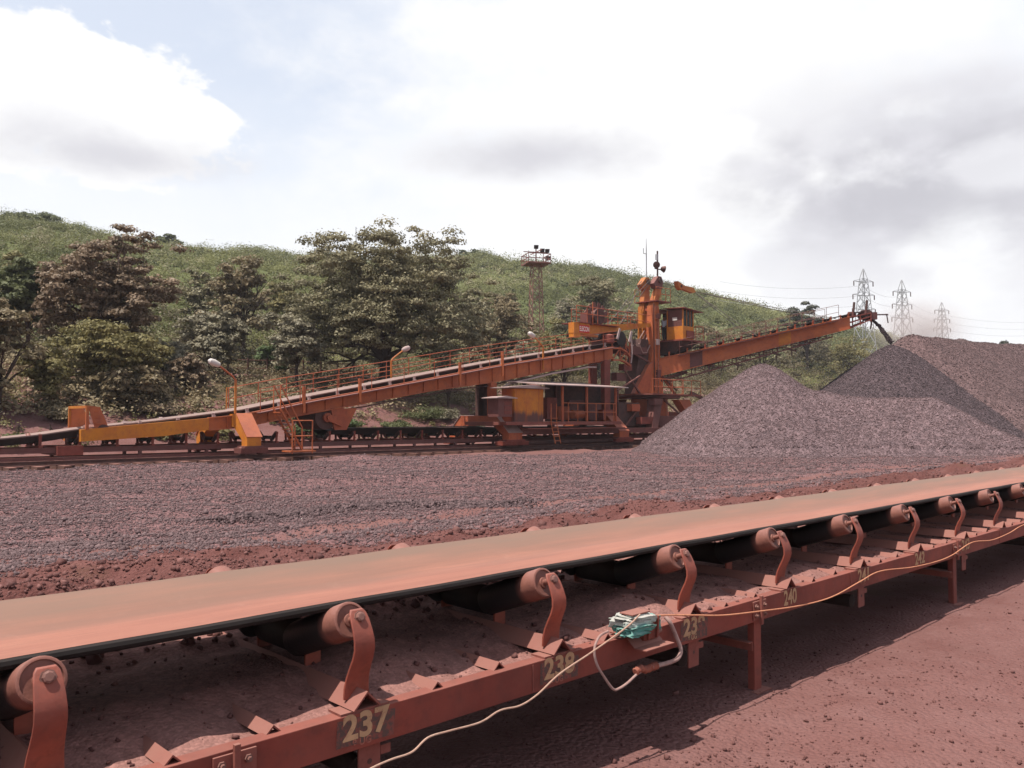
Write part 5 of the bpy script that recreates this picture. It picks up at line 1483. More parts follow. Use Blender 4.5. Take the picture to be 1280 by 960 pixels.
# ------------------------------------------------------------------ person in the cab doorway
def person(loc, heading):
    joints = {'pelvis': (0, 0, .92), 'belly': (.01, 0, 1.08), 'chest': (.0, 0, 1.30), 'neck': (0, 0, 1.47), 'headb': (.02, 0, 1.57), 'head': (.03, 0, 1.68),
              'shl': (0, .17, 1.41), 'ell': (-.02, .23, 1.14), 'wrl': (.12, .22, .93), 'hal': (.20, .21, .90), 'shr': (0, -.17, 1.41), 'elr': (-.03, -.24, 1.14), 'wrr': (.08, -.22, .92), 'har': (.15, -.21, .87),
              'hil': (0, .09, .88), 'knl': (.02, .10, .49), 'anl': (-.02, .10, .09), 'tol': (.14, .11, .04), 'hir': (0, -.09, .88), 'knr': (.05, -.11, .49), 'anr': (.02, -.12, .09), 'tor': (.18, -.13, .04)}
    rad = {'pelvis': .15, 'belly': .135, 'chest': .155, 'neck': .062, 'headb': .085, 'head': .10, 'shl': .075, 'ell': .048, 'wrl': .034, 'hal': .04, 'shr': .075, 'elr': .048, 'wrr': .034, 'har': .04,
           'hil': .10, 'knl': .066, 'anl': .046, 'tol': .04, 'hir': .10, 'knr': .066, 'anr': .046, 'tor': .04}
    ed = [('pelvis', 'belly'), ('belly', 'chest'), ('chest', 'neck'), ('neck', 'headb'), ('headb', 'head'), ('chest', 'shl'), ('shl', 'ell'), ('ell', 'wrl'), ('wrl', 'hal'), ('chest', 'shr'), ('shr', 'elr'), ('elr', 'wrr'), ('wrr', 'har'),
          ('pelvis', 'hil'), ('hil', 'knl'), ('knl', 'anl'), ('anl', 'tol'), ('pelvis', 'hir'), ('hir', 'knr'), ('knr', 'anr'), ('anr', 'tor')]
    keys = list(joints); ix = {k: i for i, k in enumerate(keys)}
    def skin(name, ks, grow, mat, parent, es=None):
        use = [e for e in ed if e[0] in ks and e[1] in ks]; kk = [k for k in keys if k in ks]; jx = {k: i for i, k in enumerate(kk)}
        me = bpy.data.meshes.new(name); me.from_pydata([joints[k] for k in kk], [(jx[a], jx[b]) for a, b in use], [])
        o = bpy.data.objects.new(name, me); COL.objects.link(o)
        o.modifiers.new('skin', 'SKIN'); s = o.modifiers.new('sub', 'SUBSURF'); s.levels = 1; s.render_levels = 2
        if not me.skin_vertices: 
            bpy.context.view_layer.objects.active = o
        sv = me.skin_vertices[0].data if me.skin_vertices else None
        if sv:
            for k in kk: sv[jx[k]].radius = (rad[k]*grow, rad[k]*grow); 
            sv[0].use_root = True
        me.materials.append(mat)
        if parent: o.parent = parent
        return o
    body = skin('person', set(keys), 1.0, M['skin'], None)
    body.location = world(loc); body.rotation_euler = (0, 0, heading)
    skin('shirt', {'pelvis', 'belly', 'chest', 'shl', 'ell', 'shr', 'elr'}, 1.13, M['shirt'], body)
    skin('trousers', {'pelvis', 'hil', 'knl', 'anl', 'hir', 'knr', 'anr'}, 1.13, M['trousers'], body)
    mb = MB().lathe((.01, 0, 1.64), (-.15, 0, 1), [(0, .112), (.05, .115), (.10, .095), (.14, .05)], 14)
    hr = mb.build('hair', M['hair'], body, smooth=True, origin=(0, 0, 0))
    for q in (-1, 1): MB().lathe((.112, q*.032, 1.69), (1, 0, 0), [(0, .012), (.014, .010)], 8).build('eye', M['hair'], body, origin=(0, 0, 0))
    MB().hexa([(.11, -.014, 1.64), (.135, -.012, 1.645), (.135, .012, 1.645), (.11, .014, 1.64)], [(.11, -.006, 1.69), (.118, -.004, 1.69), (.118, .004, 1.69), (.11, .006, 1.69)]).build('nose', M['skin'], body, origin=(0, 0, 0))
    tag(body, 'person in a pale shirt and dark trousers standing at the open cab doorway', 'person')
    return body
person((ca+.25, CD1+.36, fz), math.radians(-140))

# ------------------------------------------------------------------ trees, bushes, scrub
def rand_dirs(rng, n):
    v = rng.normal(size=(n, 3)); return v/np.linalg.norm(v, axis=1, keepdims=True)

def leaf_quads(P, Nn, size, rng, aspect=.6):
    """leaf blades: rhombs about points P with normals Nn"""
    n = len(P)
    r = rand_dirs(rng, n); u = np.cross(Nn, r); u /= (np.linalg.norm(u, axis=1, keepdims=True)+1e-9); v = np.cross(Nn, u)
    s = (size*rng.uniform(.6, 1.35, n))[:, None]
    V = np.stack([P-u*s*.5, P-v*s*aspect*.5 + Nn*s*.06, P+u*s*.5, P+v*s*aspect*.5 - Nn*s*.05], 1)
    return V.reshape(-1, 3), (np.arange(n)*4)[:, None] + np.arange(4)[None, :]

def clump_leaves(C, R, per, size, rng, flat=.7, aspect=.6):
    """leaves on the domes of clumps with centres C, radii R"""
    n = len(C); cl = np.repeat(np.arange(n), per)
    dv = rand_dirs(rng, n*per); dv[:, 2] = np.abs(dv[:, 2])*.85 + dv[:, 2]*.15
    rr = R[cl]*rng.uniform(.35, 1.05, n*per)
    P = C[cl] + dv*rr[:, None]*np.array((1, 1, flat))
    Nn = dv*1.0 + rand_dirs(rng, n*per)*.62 + np.array((0, 0, .35)); Nn /= np.linalg.norm(Nn, axis=1, keepdims=True)
    V, Fq = leaf_quads(P, Nn, size, rng, aspect)
    tc = rng.beta(2, 2.2, n)
    tone = np.clip(tc[cl]*.65 + rng.random(n*per)*.4, 0, 1)
    return V, Fq, tone

def crown_points(rng, n, w, h, z0, lobes, low=.0):
    """clump centres spread through an irregular crown made of lobes"""
    L = []
    for k in range(lobes):
        a = 2*math.pi*(k*.618 + .1*rng.random()); f = (k+.5)/lobes
        zc = z0 + h*(.16 + .74*f**.95*rng.uniform(.85, 1.03))
        rad = w*.5*(math.sqrt(max(.02, 1-(max(0, (zc-z0)/h-.30)/.72)**2)))*rng.uniform(.30, .76)
        L.append((rad*math.cos(a), rad*math.sin(a), zc, w*rng.uniform(.15, .24)))
    L.append((0, 0, z0+h*.5, w*.24)); L.append((0, 0, z0+h*.74, w*.20))
    L = np.array(L); k = rng.choice(len(L), n, p=L[:, 3]**2/np.sum(L[:, 3]**2))
    dv = rand_dirs(rng, n); r = L[k, 3]*rng.uniform(.35, 1.0, n)**.5
    P = L[k, :3] + dv*r[:, None]*np.array((1, 1, .80))
    P[:, 2] = np.maximum(P[:, 2], z0 + low*h + rng.random(n)*.15*h)
    return P, L

def dome_points(rng, n, w, h, z0, lobes):
    """clump centres of one broad rounded crown with shallow bays and gaps"""
    dv = rand_dirs(rng, n*3); k = dv[:, 2] > -.75; dv = dv[k]
    th = np.arctan2(dv[:, 1], dv[:, 0])
    g = fbm(th*1.6 + 20, dv[:, 2]*2.4, .8, 3, int(rng.integers(999)))
    keep = g > -.55 - .25*rng.random(len(g)); dv, g = dv[keep][:n], g[keep][:n]
    r = np.minimum(rng.random(len(dv))**.35*(1 + .30*g), 1.0 + .10*np.clip(g, -1, 1)); r = np.where(rng.random(len(dv)) < .25, r*.7, r)
    zc = z0 + h*.40
    cs = np.hypot(dv[:, 0], dv[:, 1]) + 1e-6; sq = cs**-.26
    P = np.stack([dv[:, 0]*sq*r*w*.5, dv[:, 1]*sq*r*w*.5, zc + dv[:, 2]*r*np.where(dv[:, 2] > 0, h*.58, h*.40)], 1)
    ii = rng.choice(len(P), lobes, replace=False)
    L = np.concatenate([P[ii]*np.array((.75, .75, .92)), np.full((lobes, 1), w*.10)], 1)
    return P, L

def trunk_mesh(rng, w, z0, h, L, tr, lean=0.0, limbs=9):
    mb = MB(); fork = z0 + h*.16
    mb.tube([(0, 0, -.4), (.02, 0, fork*.5), (lean, .05, max(fork, .5))], [tr*1.25, tr, tr*.85], 9)
    idx = np.argsort(-L[:, 2])[:limbs] if limbs < len(L) else range(len(L))
    for i in idx:
        e = L[i, :3]; s = np.array((lean, .05, max(fork, .5)*rng.uniform(.75, 1)))
        m1 = s + (e-s)*.35 + np.array((rng.normal(0, .12)*w*.2, rng.normal(0, .12)*w*.2, h*.05)); m2 = s + (e-s)*.7 + rng.normal(0, .03*w, 3)
        mb.tube([s, m1, m2, e], [tr*.62, tr*.42, tr*.25, tr*.10], 6)
        for q in range(3):
            f = e + rand_dirs(rng, 1)[0]*L[i, 3]*.9
            mb.tube([m2, (m2+f)/2 + rng.normal(0, .1, 3), f], [tr*.2, tr*.12, tr*.04], 5)
    return mb

TREE_N = 0
def tree(name, label, px, ytop, d, wpx, leaf, clumps, per, lsize, crad=.10, z0f=.18, lobes=9, seed=None, group=None, cat='tree', Yw=None, limbs=9, tr=None, flat=.7, low=0.0, dome=False):
    """a tree whose top shows at (px, ytop) when it stands d metres across the yard"""
    global TREE_N; TREE_N += 1
    rng = np.random.default_rng(seed or 1000+TREE_N)
    p = PL(px, ytop, d) if Yw is None else PY(px, ytop, Yw)
    zb = float(H(p[0], p[1])); h = p[2]-zb
    Yd = p[0]*DY + p[1]*NY; w = wpx*Yd/F
    z0 = h*z0f; ch = h - z0
    P, L = dome_points(rng, clumps, w, ch, z0, lobes) if dome else crown_points(rng, clumps, w, ch, z0, lobes, low)
    clumps = len(P)
    if clumps > 60:
        dm_ = np.linalg.norm(P[:, None, :]-P[None], axis=2); P = P[(dm_ < w*(.11 if dome else .14)).sum(1) > (5 if clumps > 600 else 3)]; clumps = len(P)
    # bring the highest clump to the wanted height
    dz_ = h - w*crad*.6 - P[:, 2].max()
    P[:, 2] += dz_*np.clip((P[:, 2]-z0)/max(ch, .1), 0, 1); L[:, 2] += (dz_ - .04*ch)*np.clip((L[:, 2]-z0)/max(ch, .1), 0, 1)
    V, Fq, tone = clump_leaves(P, w*crad*rng.uniform(.7, 1.3, clumps), int(per*1.7), lsize*.74, rng, flat)
    o = bpy.data.objects.new(name, None); COL.objects.link(o); o.location = world((p[0], p[1], zb)); o.rotation_euler = (0, 0, rng.uniform(0, 6))
    tag(o, label, cat, group)
    link_mesh('crown', np_mesh('crown', V, Fq, LEAF[leaf], [('tone', 'FACE', tone)]), o)
    mb = trunk_mesh(rng, w, z0, ch, L, tr or max(.05, h*.020), limbs=limbs)
    mb.build('trunk', M['bark'], o, smooth=True, origin=(0, 0, 0))
    return o

TB = 'trees on the bank behind the machine'
tree('broadleaf_tree', 'largest broad dusty tree with a wide rounded crown behind the middle of the inclined bridge', 482, 284, 50, 268, 'dusty', 900, 74, .27, .052, .08, 26, 14, TB, limbs=26, tr=.42, dome=True)
tree('broadleaf_tree', 'big reddish brown dusted tree at the left with an uneven open crown', 138, 273, 51, 190, 'redbrown', 380, 66, .30, .066, .16, 19, 36, TB, limbs=19, tr=.28, dome=True)
tree('broadleaf_tree', 'dark purple green tree with sparse leaf tufts behind the counterweight boom', 747, 343, 64, 105, 'dusty', 190, 52, .36, .085, .12, 10, 13, TB)
tree('broadleaf_tree', 'tan leaved tree at the very left edge of the photo reaching over the belt', 2, 372, 43, 120, 'tan', 150, 44, .30, .10, .1, 9, 14, TB)
tree('broadleaf_tree', 'dark green tree left of the big reddish tree', 38, 325, 58, 125, 'green', 190, 40, .40, .09, .1, 10, 15, TB)
tree('broadleaf_tree', 'yellow olive spreading tree under the big reddish tree', 140, 398, 46, 185, 'olive', 240, 44, .28, .085, .25, 11, 16, TB, flat=.5)
tree('broadleaf_tree', 'low dark brown tree below the yellow olive tree', 165, 455, 44, 130, 'tan', 150, 40, .28, .09, .12, 8, 17, TB)
tree('broadleaf_tree', 'tall thin branched tree on the slope left of the largest tree', 305, 322, 66, 120, 'tan', 150, 30, .42, .085, .15, 11, 18, TB)
tree('broadleaf_tree', 'silvery grey green tree between the reddish tree and the street light', 262, 388, 55, 110, 'grey', 170, 42, .30, .09, .12, 9, 19, TB)
tree('broadleaf_tree', 'pale grey dusted tree with a slim dark trunk in front of the largest tree', 372, 388, 49, 105, 'grey', 150, 40, .30, .09, .25, 9, 20, TB)
tree('broadleaf_tree', 'small bright green tree between two grey dusted trees', 338, 425, 58, 62, 'fresh', 70, 40, .30, .11, .1, 6, 21, TB)
tree('broadleaf_tree', 'brown dusted bushy tree just right of the largest tree', 622, 378, 56, 105, 'tan', 150, 40, .34, .09, .1, 9, 23, TB)
tree('broadleaf_tree', 'olive dry tree under the steel light tower', 690, 398, 55, 115, 'olive', 150, 40, .34, .09, .1, 9, 24, TB)
tree('broadleaf_tree', 'small tree with a rounded brown top behind the right side of the largest tree', 590, 358, 62, 90, 'dusty', 120, 40, .40, .09, .1, 8, 25, TB)
tree('broadleaf_tree', 'grey green tree behind the far hand rail next to the right lamp of the bridge', 655, 425, 47, 70, 'grey', 80, 40, .28, .10, .1, 7, 26, TB)
tree('broadleaf_tree', 'green tree low at the left edge above the end of the belt', 62, 440, 44, 88, 'olive', 100, 40, .28, .10, .1, 7, 27, TB)
tree('broadleaf_tree', 'leafy grey tree between the olive tree and the silvery tree', 210, 425, 50, 80, 'grey', 100, 40, .28, .10, .1, 7, 28, TB)
tree('broadleaf_tree', 'short brown tree behind the low end of the bridge left of its first lamp', 235, 440, 47, 75, 'redbrown', 90, 40, .28, .10, .1, 7, 29, TB)
tree('broadleaf_tree', 'green dusted tree between the largest tree and the bridge columns', 560, 430, 44, 75, 'dusty', 80, 40, .28, .10, .1, 7, 30, TB)
TR_ = 'trees beyond the boom'
tree('broadleaf_tree', 'dark tree with separate round leaf tufts standing against the sky beyond the boom tip', 1008, 378, None, 78, 'dark', 46, 60, .62, .105, .30, 9, 31, TR_, Yw=150)
tree('broadleaf_tree', 'brownish bushy tree just below the boom in its middle', 950, 402, 62, 105, 'dry', 150, 40, .40, .09, .05, 9, 34, TR_)
tree('broadleaf_tree', 'dry brown tree between the mast and the middle of the boom', 885, 405, 58, 90, 'dry', 130, 40, .36, .09, .05, 8, 35, TR_)
tree('broadleaf_tree', 'olive green tree under the boom tip beside the dark ore cone', 1058, 418, 70, 95, 'olive', 130, 40, .42, .09, .05, 8, 36, TR_)
tree('broadleaf_tree', 'dusty green tree under the right third of the boom', 1012, 412, 76, 85, 'dry', 120, 40, .48, .09, .05, 8, 37, TR_)
tree('broadleaf_tree', 'far grey green tree showing over the reddish heap at the right edge', 1252, 424, None, 42, 'dark', 40, 40, .8, .12, .1, 7, 38, TR_, Yw=190)
for lb, px, yt, wp, Yw in (('flat topped tree on the ridge at the far left', 42, 263, 66, 148), ('round dark ridge tree just right of the big reddish tree top', 205, 292, 44, 165), ('small ridge tree left of the largest tree', 318, 318, 30, 180),
                        ('ridge tree just right of the largest tree top', 592, 311, 34, 225), ('ridge tree between the light tower and the mast', 715, 332, 40, 250), ('ridge tree to the right of the mast above the cab', 908, 376, 36, 300)):
    tree('broadleaf_tree', lb, px, yt, None, wp, 'ridge', 60, 36, .75, .12, .35 if wp > 60 else .1, 8, None, 'trees on the ridge', Yw=Yw, limbs=6, flat=.5)

for lb, px, yt, d, wp, lf in (
    ('grey brown tree on the slope between the big reddish tree and the thin branched tree', 250, 335, 74, 75, 'dusty'),
    ('olive tree on the slope close to the left flank of the largest tree', 352, 352, 70, 70, 'olive'),
    ('pale brown tree left of the foot of the steel light tower', 628, 362, 72, 70, 'tan'),
    ('grey tree on the slope right of the steel light tower', 708, 372, 72, 64, 'grey'),
    ('dull green tree behind the far left dark green tree', 22, 318, 70, 80, 'olive'),
    ('brown tree between the counterweight boom and the far hill', 800, 385, 66, 70, 'tan'),
    ('dull olive tree low behind the winch rails', 705, 420, 50, 70, 'olive'),
    ('small dusted tree on the slope behind the first bridge lamp', 285, 378, 68, 66, 'dusty')):
    tree('broadleaf_tree', lb, px, yt, d, wp, lf, 120, 40, .34, .10, .1, 8, None, TB)
# bushes at the foot of the bank
BG = 'bushes on the bank'
for lb, px, yt, d, wp, lf in (
    ('fresh green bush under the bridge left of the bend pulley', 382, 528, 39.5, 40, 'fresh'), ('bright green bush right of the portal stair', 436, 520, 40.5, 42, 'fresh'),
    ('dark green bush under the bridge right of the bend pulley', 492, 522, 40.5, 55, 'green'), ('leafy green bush by the dark bridge column', 530, 505, 42, 70, 'green'),
    ('low olive bush between two green bushes under the bridge', 512, 535, 39.5, 50, 'olive'), ('dusty bush in front of the red bank beside the bridge column', 560, 510, 42, 46, 'grey'),
    ('green bush at the left under the yellow tail beam', 205, 545, 40, 44, 'fresh'), ('green bush at the left edge between the idlers', 22, 556, 40, 34, 'fresh'), ('pale bush under the left end of the tail beam', 62, 552, 40, 36, 'olive'),
    ('grey bush just left of the first yellow portal', 240, 530, 41, 50, 'grey'), ('brown bush above the tail guard frame', 80, 505, 42, 70, 'tan'), ('dry bush on the slope behind the tail beam', 190, 497, 43, 85, 'redbrown'),
    ('bush behind the open shed seen between its posts', 722, 498, 41, 60, 'olive'), ('light bush seen between the base legs of the tower', 822, 518, 40, 40, 'olive'), ('bush on the bank left of the tall mast', 780, 470, 46, 60, 'dry'),
    ('dry thicket low beside the left flank of the front heap', 880, 455, 50, 90, 'dry'), ('dry thicket behind the peak of the front heap', 945, 445, 54, 100, 'dry'), ('dark thicket in the gap between the front heap and the dark cone', 1025, 445, 60, 90, 'olive'),
    ('green bush at the foot of the bridge beside the conduit', 585, 528, 40.5, 50, 'grey'), ('grey bush under the bridge above the empty idlers', 350, 512, 42, 60, 'grey'), ('green shrub seen through the portal arch', 270, 535, 40, 36, 'olive')):
    tree('bush', lb, px, yt, d, wp, lf, 46, 40, .17, .16, .02, 6, None, BG, 'bush', limbs=5, tr=.035)

# undergrowth and the wooded hillside: nobody could count it
def scrub(name, label, t, d, r, per, lsize, leaf, seed, hfac=.9):
    rng = np.random.default_rng(seed); n = len(t)
    C = np.stack([t, d, H(t, d) + r*.25], 1)
    cl = np.repeat(np.arange(n), per)
    dv = rand_dirs(rng, n*per); dv[:, 2] = np.abs(dv[:, 2])
    lump = 1 + .15*np.sin(dv[:, 0]*5 + cl)*np.cos(dv[:, 1]*4 + cl*1.7)
    P = C[cl] + dv*(r[cl]*rng.uniform(.5, 1.0, n*per)*lump)[:, None]*np.array((1, 1, hfac))
    Nn = dv*1.0 + rand_dirs(rng, n*per)*.5 + np.array((0, 0, .4)); Nn /= np.linalg.norm(Nn, axis=1, keepdims=True)
    V, Fq = leaf_quads(P, Nn, 1.0, rng, .7)
    Vc = V.reshape(-1, 4, 3); Vc = P[:, None, :] + (Vc - P[:, None, :])*(lsize[cl] if hasattr(lsize, '__len__') else lsize)[:, None, None] if hasattr(lsize, '__len__') else P[:, None, :] + (Vc-P[:, None, :])*lsize
    tb = np.clip(.5 + 1.8*fbm(t, d, 22, 4, seed+5) + rng.normal(0, .18, n), 0, 1)
    tone = np.clip(tb[cl]*.75 + rng.random(n*per)*.3, 0, 1)
    o = link_mesh(name, np_mesh(name, Vc.reshape(-1, 3), Fq, LEAF[leaf], [('tone', 'FACE', tone)]), rot=A)
    return tag(o, label, 'scrub', kind='stuff')
rng = np.random.default_rng(55)
def field(n, d0, d1, xr=(-.72, .62)):
    """points over the slope between two distances, where the photo can see"""
    d = rng.uniform(d0, d1, n*3); r = rng.uniform(xr[0], xr[1], n*3)
    Y = d/(NX*r + NY); X = r*Y; k = (Y > 0) & (Y < 520)
    wgt = rng.random(n*3) < np.clip(Y/300, .25, 1.0); k &= wgt
    return (X*DX + Y*DY)[k][:n], d[k][:n], Y[k][:n]
t, d, Y = field(8000, 64, 178)
r = np.clip(rng.lognormal(.3, .4, len(t)), .7, 3.6)*np.clip(Y/170, .75, 1.35)
scrub('hillside_scrub', 'green scrub covering the hillside behind the yard', t, d, r, 110, np.clip(Y/560, .20, .48), 'hill', 61)
t, d, Y = field(480, 70, 168)
r = np.clip(rng.lognormal(.35, .4, len(t)), .8, 3.2)
scrub('hillside_trees', 'darker bushy trees dotted over the green hillside', t, d, r*1.05, 120, np.clip(Y/520, .22, .5), 'ridge', 62, 1.1)
t, d, Y = field(500, 66, 150)
r = np.clip(rng.lognormal(.2, .4, len(t)), .8, 2.6)
scrub('hillside_trees', 'brown dusted bushy trees dotted over the lower hillside', t, d, r, 110, np.clip(Y/520, .2, .5), 'dusty', 64, 1.15)
t, d, Y = field(1100, 158, 184)
r = np.clip(rng.lognormal(.45, .35, len(t)), .9, 2.8)
scrub('ridge_scrub', 'dark tree tops along the ridge line', t, d, r, 130, np.clip(Y/560, .22, .48), 'ridge', 63, .85)
t, d, Y = field(2400, 61, 95)
r = np.clip(rng.lognormal(.25, .4, len(t)), .7, 3.0)*np.clip((100-d)/25, .5, 1)
scrub('slope_scrub', 'olive and brown dry scrub on the lower slope', t, d, r, 80, np.clip(Y/430, .18, .5), 'dry', 65)
t, d, Y = field(2600, 42, 66)
r = np.clip(rng.lognormal(-.45, .4, len(t)), .35, 1.3)
scrub('undergrowth', 'dusty brown undergrowth on the bank between the trees', t, d, r, 56, .16, 'tan', 67)
t, d, Y = field(1300, 38.4, 48)
k = fbm(t, d, 4, 3, 71) > -.12; t, d = t[k], d[k]
r = np.clip(rng.lognormal(-1.1, .45, len(t)), .14, .6)
scrub('bank_weeds', 'low green and brown weeds on the red bank', t, d, r, 40, .11, 'olive', 69)

# ------------------------------------------------------------------ fence along the track on the bank
fp0 = PL(205, 470, 57.0); fp1 = PL(450, 470, 57.0)
fe = thing('track_fence', 'low fence of thin posts along the red track under the trees on the bank', 'fence', (fp0[0], 57.0, float(H(fp0[0], 57.0))))
ts = np.arange(fp0[0], fp1[0], 1.5)
for t in ts:
    z = float(H(t, 57.0)); MB().box((t-.05, 56.95, z-.2), (t+.05, 57.05, z+1.25)).build('post', M['brown_wood'], fe)
mb = MB()
for hh in (.5, 1.1): mb.tube([(t, 57.0, float(H(t, 57.0))+hh) for t in ts], .03, 5)
mb.build('rail', M['brown_wood'], fe)

# ------------------------------------------------------------------ pylons and the light tower
def lattice(mb, zs, ws, r, c=(0, 0)):
    for i in range(len(zs)-1):
        for sx, sy in ((1, 1), (1, -1), (-1, -1), (-1, 1)):
            mb.bar((c[0]+sx*ws[i], c[1]+sy*ws[i], zs[i]), (c[0]+sx*ws[i+1], c[1]+sy*ws[i+1], zs[i+1]), r*1.4, r*1.4)
        for (ax, ay), (bx, by) in (((1, 1), (1, -1)), ((1, -1), (-1, -1)), ((-1, -1), (-1, 1)), ((-1, 1), (1, 1))):
            mb.bar((c[0]+ax*ws[i], c[1]+ay*ws[i], zs[i]), (c[0]+bx*ws[i+1], c[1]+by*ws[i+1], zs[i+1]), r, r)
            mb.bar((c[0]+bx*ws[i], c[1]+by*ws[i], zs[i]), (c[0]+ax*ws[i+1], c[1]+ay*ws[i+1], zs[i+1]), r, r)
def pylon(px, ytop, Yw, label, rot):
    p = PY(px, ytop, Yw); zb = float(H(p[0], p[1])); h = p[2]-zb
    o = bpy.data.objects.new('power_pylon', None); COL.objects.link(o); o.location = world((p[0], p[1], zb)); o.rotation_euler = (0, 0, rot)
    tag(o, label, 'pylon', 'power line pylons'); O = (0, 0, 0)
    zs = [0] + [h*f for f in (.22, .40, .54, .65, .74, .82, .90)]; zs.append(h)
    ws = [h*.075*(1-z/h)**.8 + .32*(z < h*.95) for z in zs]; ws[-1] = .06
    mb = MB(); lattice(mb, zs, ws, .085); mb.build('tower', M['grey_steel'], o, origin=O)
    for f, L in ((.86, 2.6), (.72, 2.9), (.575, 3.1)):
        z = h*f; mb = MB()
        for s in (-1, 1):
            for q in (-.3, .3):
                mb.bar((0, q, z), (s*L, 0, z+.25), .10, .10)
            mb.bar((0, 0, z+.95), (s*L, 0, z+.25), .08, .08)
        a = mb.build('cross_arm', M['grey_steel'], o, origin=O)
        for s in (-1, 1):
            MB().tube([(s*L, 0, z+.2), (s*L, 0, z-.9)], .12, 6).build('insulator', M['dark_steel'], a, origin=O)
pylon(1079, 336, 196, 'tallest lattice pylon in the photo, just behind the boom tip', .25)
pylon(1127, 350, 212, 'middle lattice pylon fading in the dust right of the boom tip', .25)
pylon(1177, 378, 262, 'smallest farthest lattice pylon above the reddish heap', .25)

# wires strung from pylon to pylon and away over the hill to the left
pw = [PY(900, 352, 205), PY(1079, 357, 196), PY(1127, 370, 212), PY(1177, 393, 262), PY(1300, 402, 300)]
for k, dz in enumerate((0, -2.6, -5.2)):
    pts = []
    for a, b in zip(pw[:-1], pw[1:]):
        for i in range(10):
            u = i/10; q = a + (b-a)*u; pts.append(q + np.array((0, 0, dz*.9 - 1.2*4*u*(1-u))))
    single(MB().tube(pts, .028, 4), 'power_line', M['grey_steel'], ('uppermost thin wire strung between the lattice pylons', 'middle thin wire strung between the lattice pylons', 'lowest thin wire strung between the lattice pylons')[k], 'wire', pts[0], 'power line wires')
p = PY(670, 331, 92); zb = float(H(p[0], p[1])); h = p[2]-zb
lt_ = bpy.data.objects.new('light_tower', None); COL.objects.link(lt_); lt_.location = world((p[0], p[1], zb)); lt_.rotation_euler = (0, 0, .3)
tag(lt_, 'red steel lattice light tower with a railed platform and floodlights on the slope', 'light tower')
O = (0, 0, 0)
mb = MB(); zs = np.linspace(-.5, h, 13); lattice(mb, list(zs), [.80-.32*max(0, z)/h for z in zs], .048); mb.build('tower', M['tower_red'], lt_, origin=O)
pf = MB().box((-1.3, -1.3, h), (1.3, 1.3, h+.14)).build('platform', M['tower_red'], lt_, origin=O)
mb = MB()
for sx, sy, ex, ey in ((-1, -1, 1, -1), (1, -1, 1, 1), (1, 1, -1, 1), (-1, 1, -1, -1)):
    for z in (.55, 1.05): mb.bar((1.27*sx, 1.27*sy, h+z), (1.27*ex, 1.27*ey, h+z), .07, .07)
    for k in range(3): 
        x = 1.27*(sx+(ex-sx)*k/3); y = 1.27*(sy+(ey-sy)*k/3); mb.bar((x, y, h+.141), (x, y, h+1.05), .06, .06)
mb.build('handrail', M['tower_red'], pf, origin=O)
MB().tube([(0, 0, h), (0, 0, h+1.9)], .07, 6).build('pole', M['tower_red'], lt_, origin=O)
mb = MB().bar((-1.5, -.2, h+1.35), (1.5, .2, h+1.45), .08, .08); mb.bar((-.2, 1.3, h+1.35), (.2, -1.3, h+1.45), .08, .08); mb.build('light_bar', M['tower_red'], lt_, origin=O)
for x, y, z in ((0, 0, 1.95), (.75, .1, 1.62), (1.35, .15, 1.62), (1.35, -.2, .75)):
    c = np.array((x, y, h+z)); MB().hexa([c+(-.2, -.10, -.2), c+(.22, -.12, -.2), c+(.22, .12, -.16), c+(-.2, .14, -.16)], [c+(-.22, -.22, .2), c+(.24, -.22, .22), c+(.24, .06, .24), c+(-.22, .06, .22)]).build('floodlight', M['black_steel'], lt_, origin=O)

# ------------------------------------------------------------------ air
def volume_box(name, c0, c1, col, density, aniso=.2):
    o = MB().box(c0, c1).build(name, None_mat(name, col, density, aniso), None, origin=(0, 0, 0)); o['kind'] = 'stuff'; return o
def None_mat(name, col, density, aniso):
    m = bpy.data.materials.new(name); m.use_nodes = True; nt = m.node_tree; nt.nodes.clear()
    out = nt.nodes.new('ShaderNodeOutputMaterial'); v = nt.nodes.new('ShaderNodeVolumePrincipled')
    v.inputs['Color'].default_value = (*col, 1); v.inputs['Density'].default_value = density; v.inputs['Anisotropy'].default_value = aniso
    nt.links.new(v.outputs[0], out.inputs['Volume']); return m

# dust raised where the ore falls
dc = PL(1150, 414, 25.5)
m = bpy.data.materials.new('ore_dust'); m.use_nodes = True; nt = m.node_tree; nt.nodes.clear()
out = nt.nodes.new('ShaderNodeOutputMaterial'); v = nt.nodes.new('ShaderNodeVolumePrincipled')
tc = nt.nodes.new('ShaderNodeTexCoord'); gr = N(nt, 'ShaderNodeTexGradient', gradient_type='QUADRATIC_SPHERE'); mp = N(nt, 'ShaderNodeMapping')
nt.links.new(tc.outputs['Object'], mp.inputs[0]); nt.links.new(mp.outputs[0], gr.inputs[0])
nz = N(nt, 'ShaderNodeTexNoise'); nz.inputs['Scale'].default_value = 1.8; nz.inputs['Detail'].default_value = 3; nt.links.new(tc.outputs['Object'], nz.inputs['Vector'])
den = math_node(nt, 'MULTIPLY', math_node(nt, 'MULTIPLY', gr.outputs['Fac'], nz.outputs['Fac']), .8)
nt.links.new(den, v.inputs['Density']); v.inputs['Color'].default_value = (.80, .66, .62, 1)
nt.links.new(v.outputs[0], out.inputs['Volume'])
DUSTM = m
mb = MB().lathe((0, 0, -1), (0, 0, 1), [(1-math.cos(math.pi*k/12), max(.02, math.sin(math.pi*k/12))) for k in range(13)], 20)
o = mb.build('dust_cloud', m, None, origin=(0, 0, 0)); o.location = world(dc); o.scale = (6.5, 4.5, 3.6); o.rotation_euler = (0, 0, A)
o['kind'] = 'stuff'; o['label'] = 'pale red dust drifting from the falling ore over the heaps'

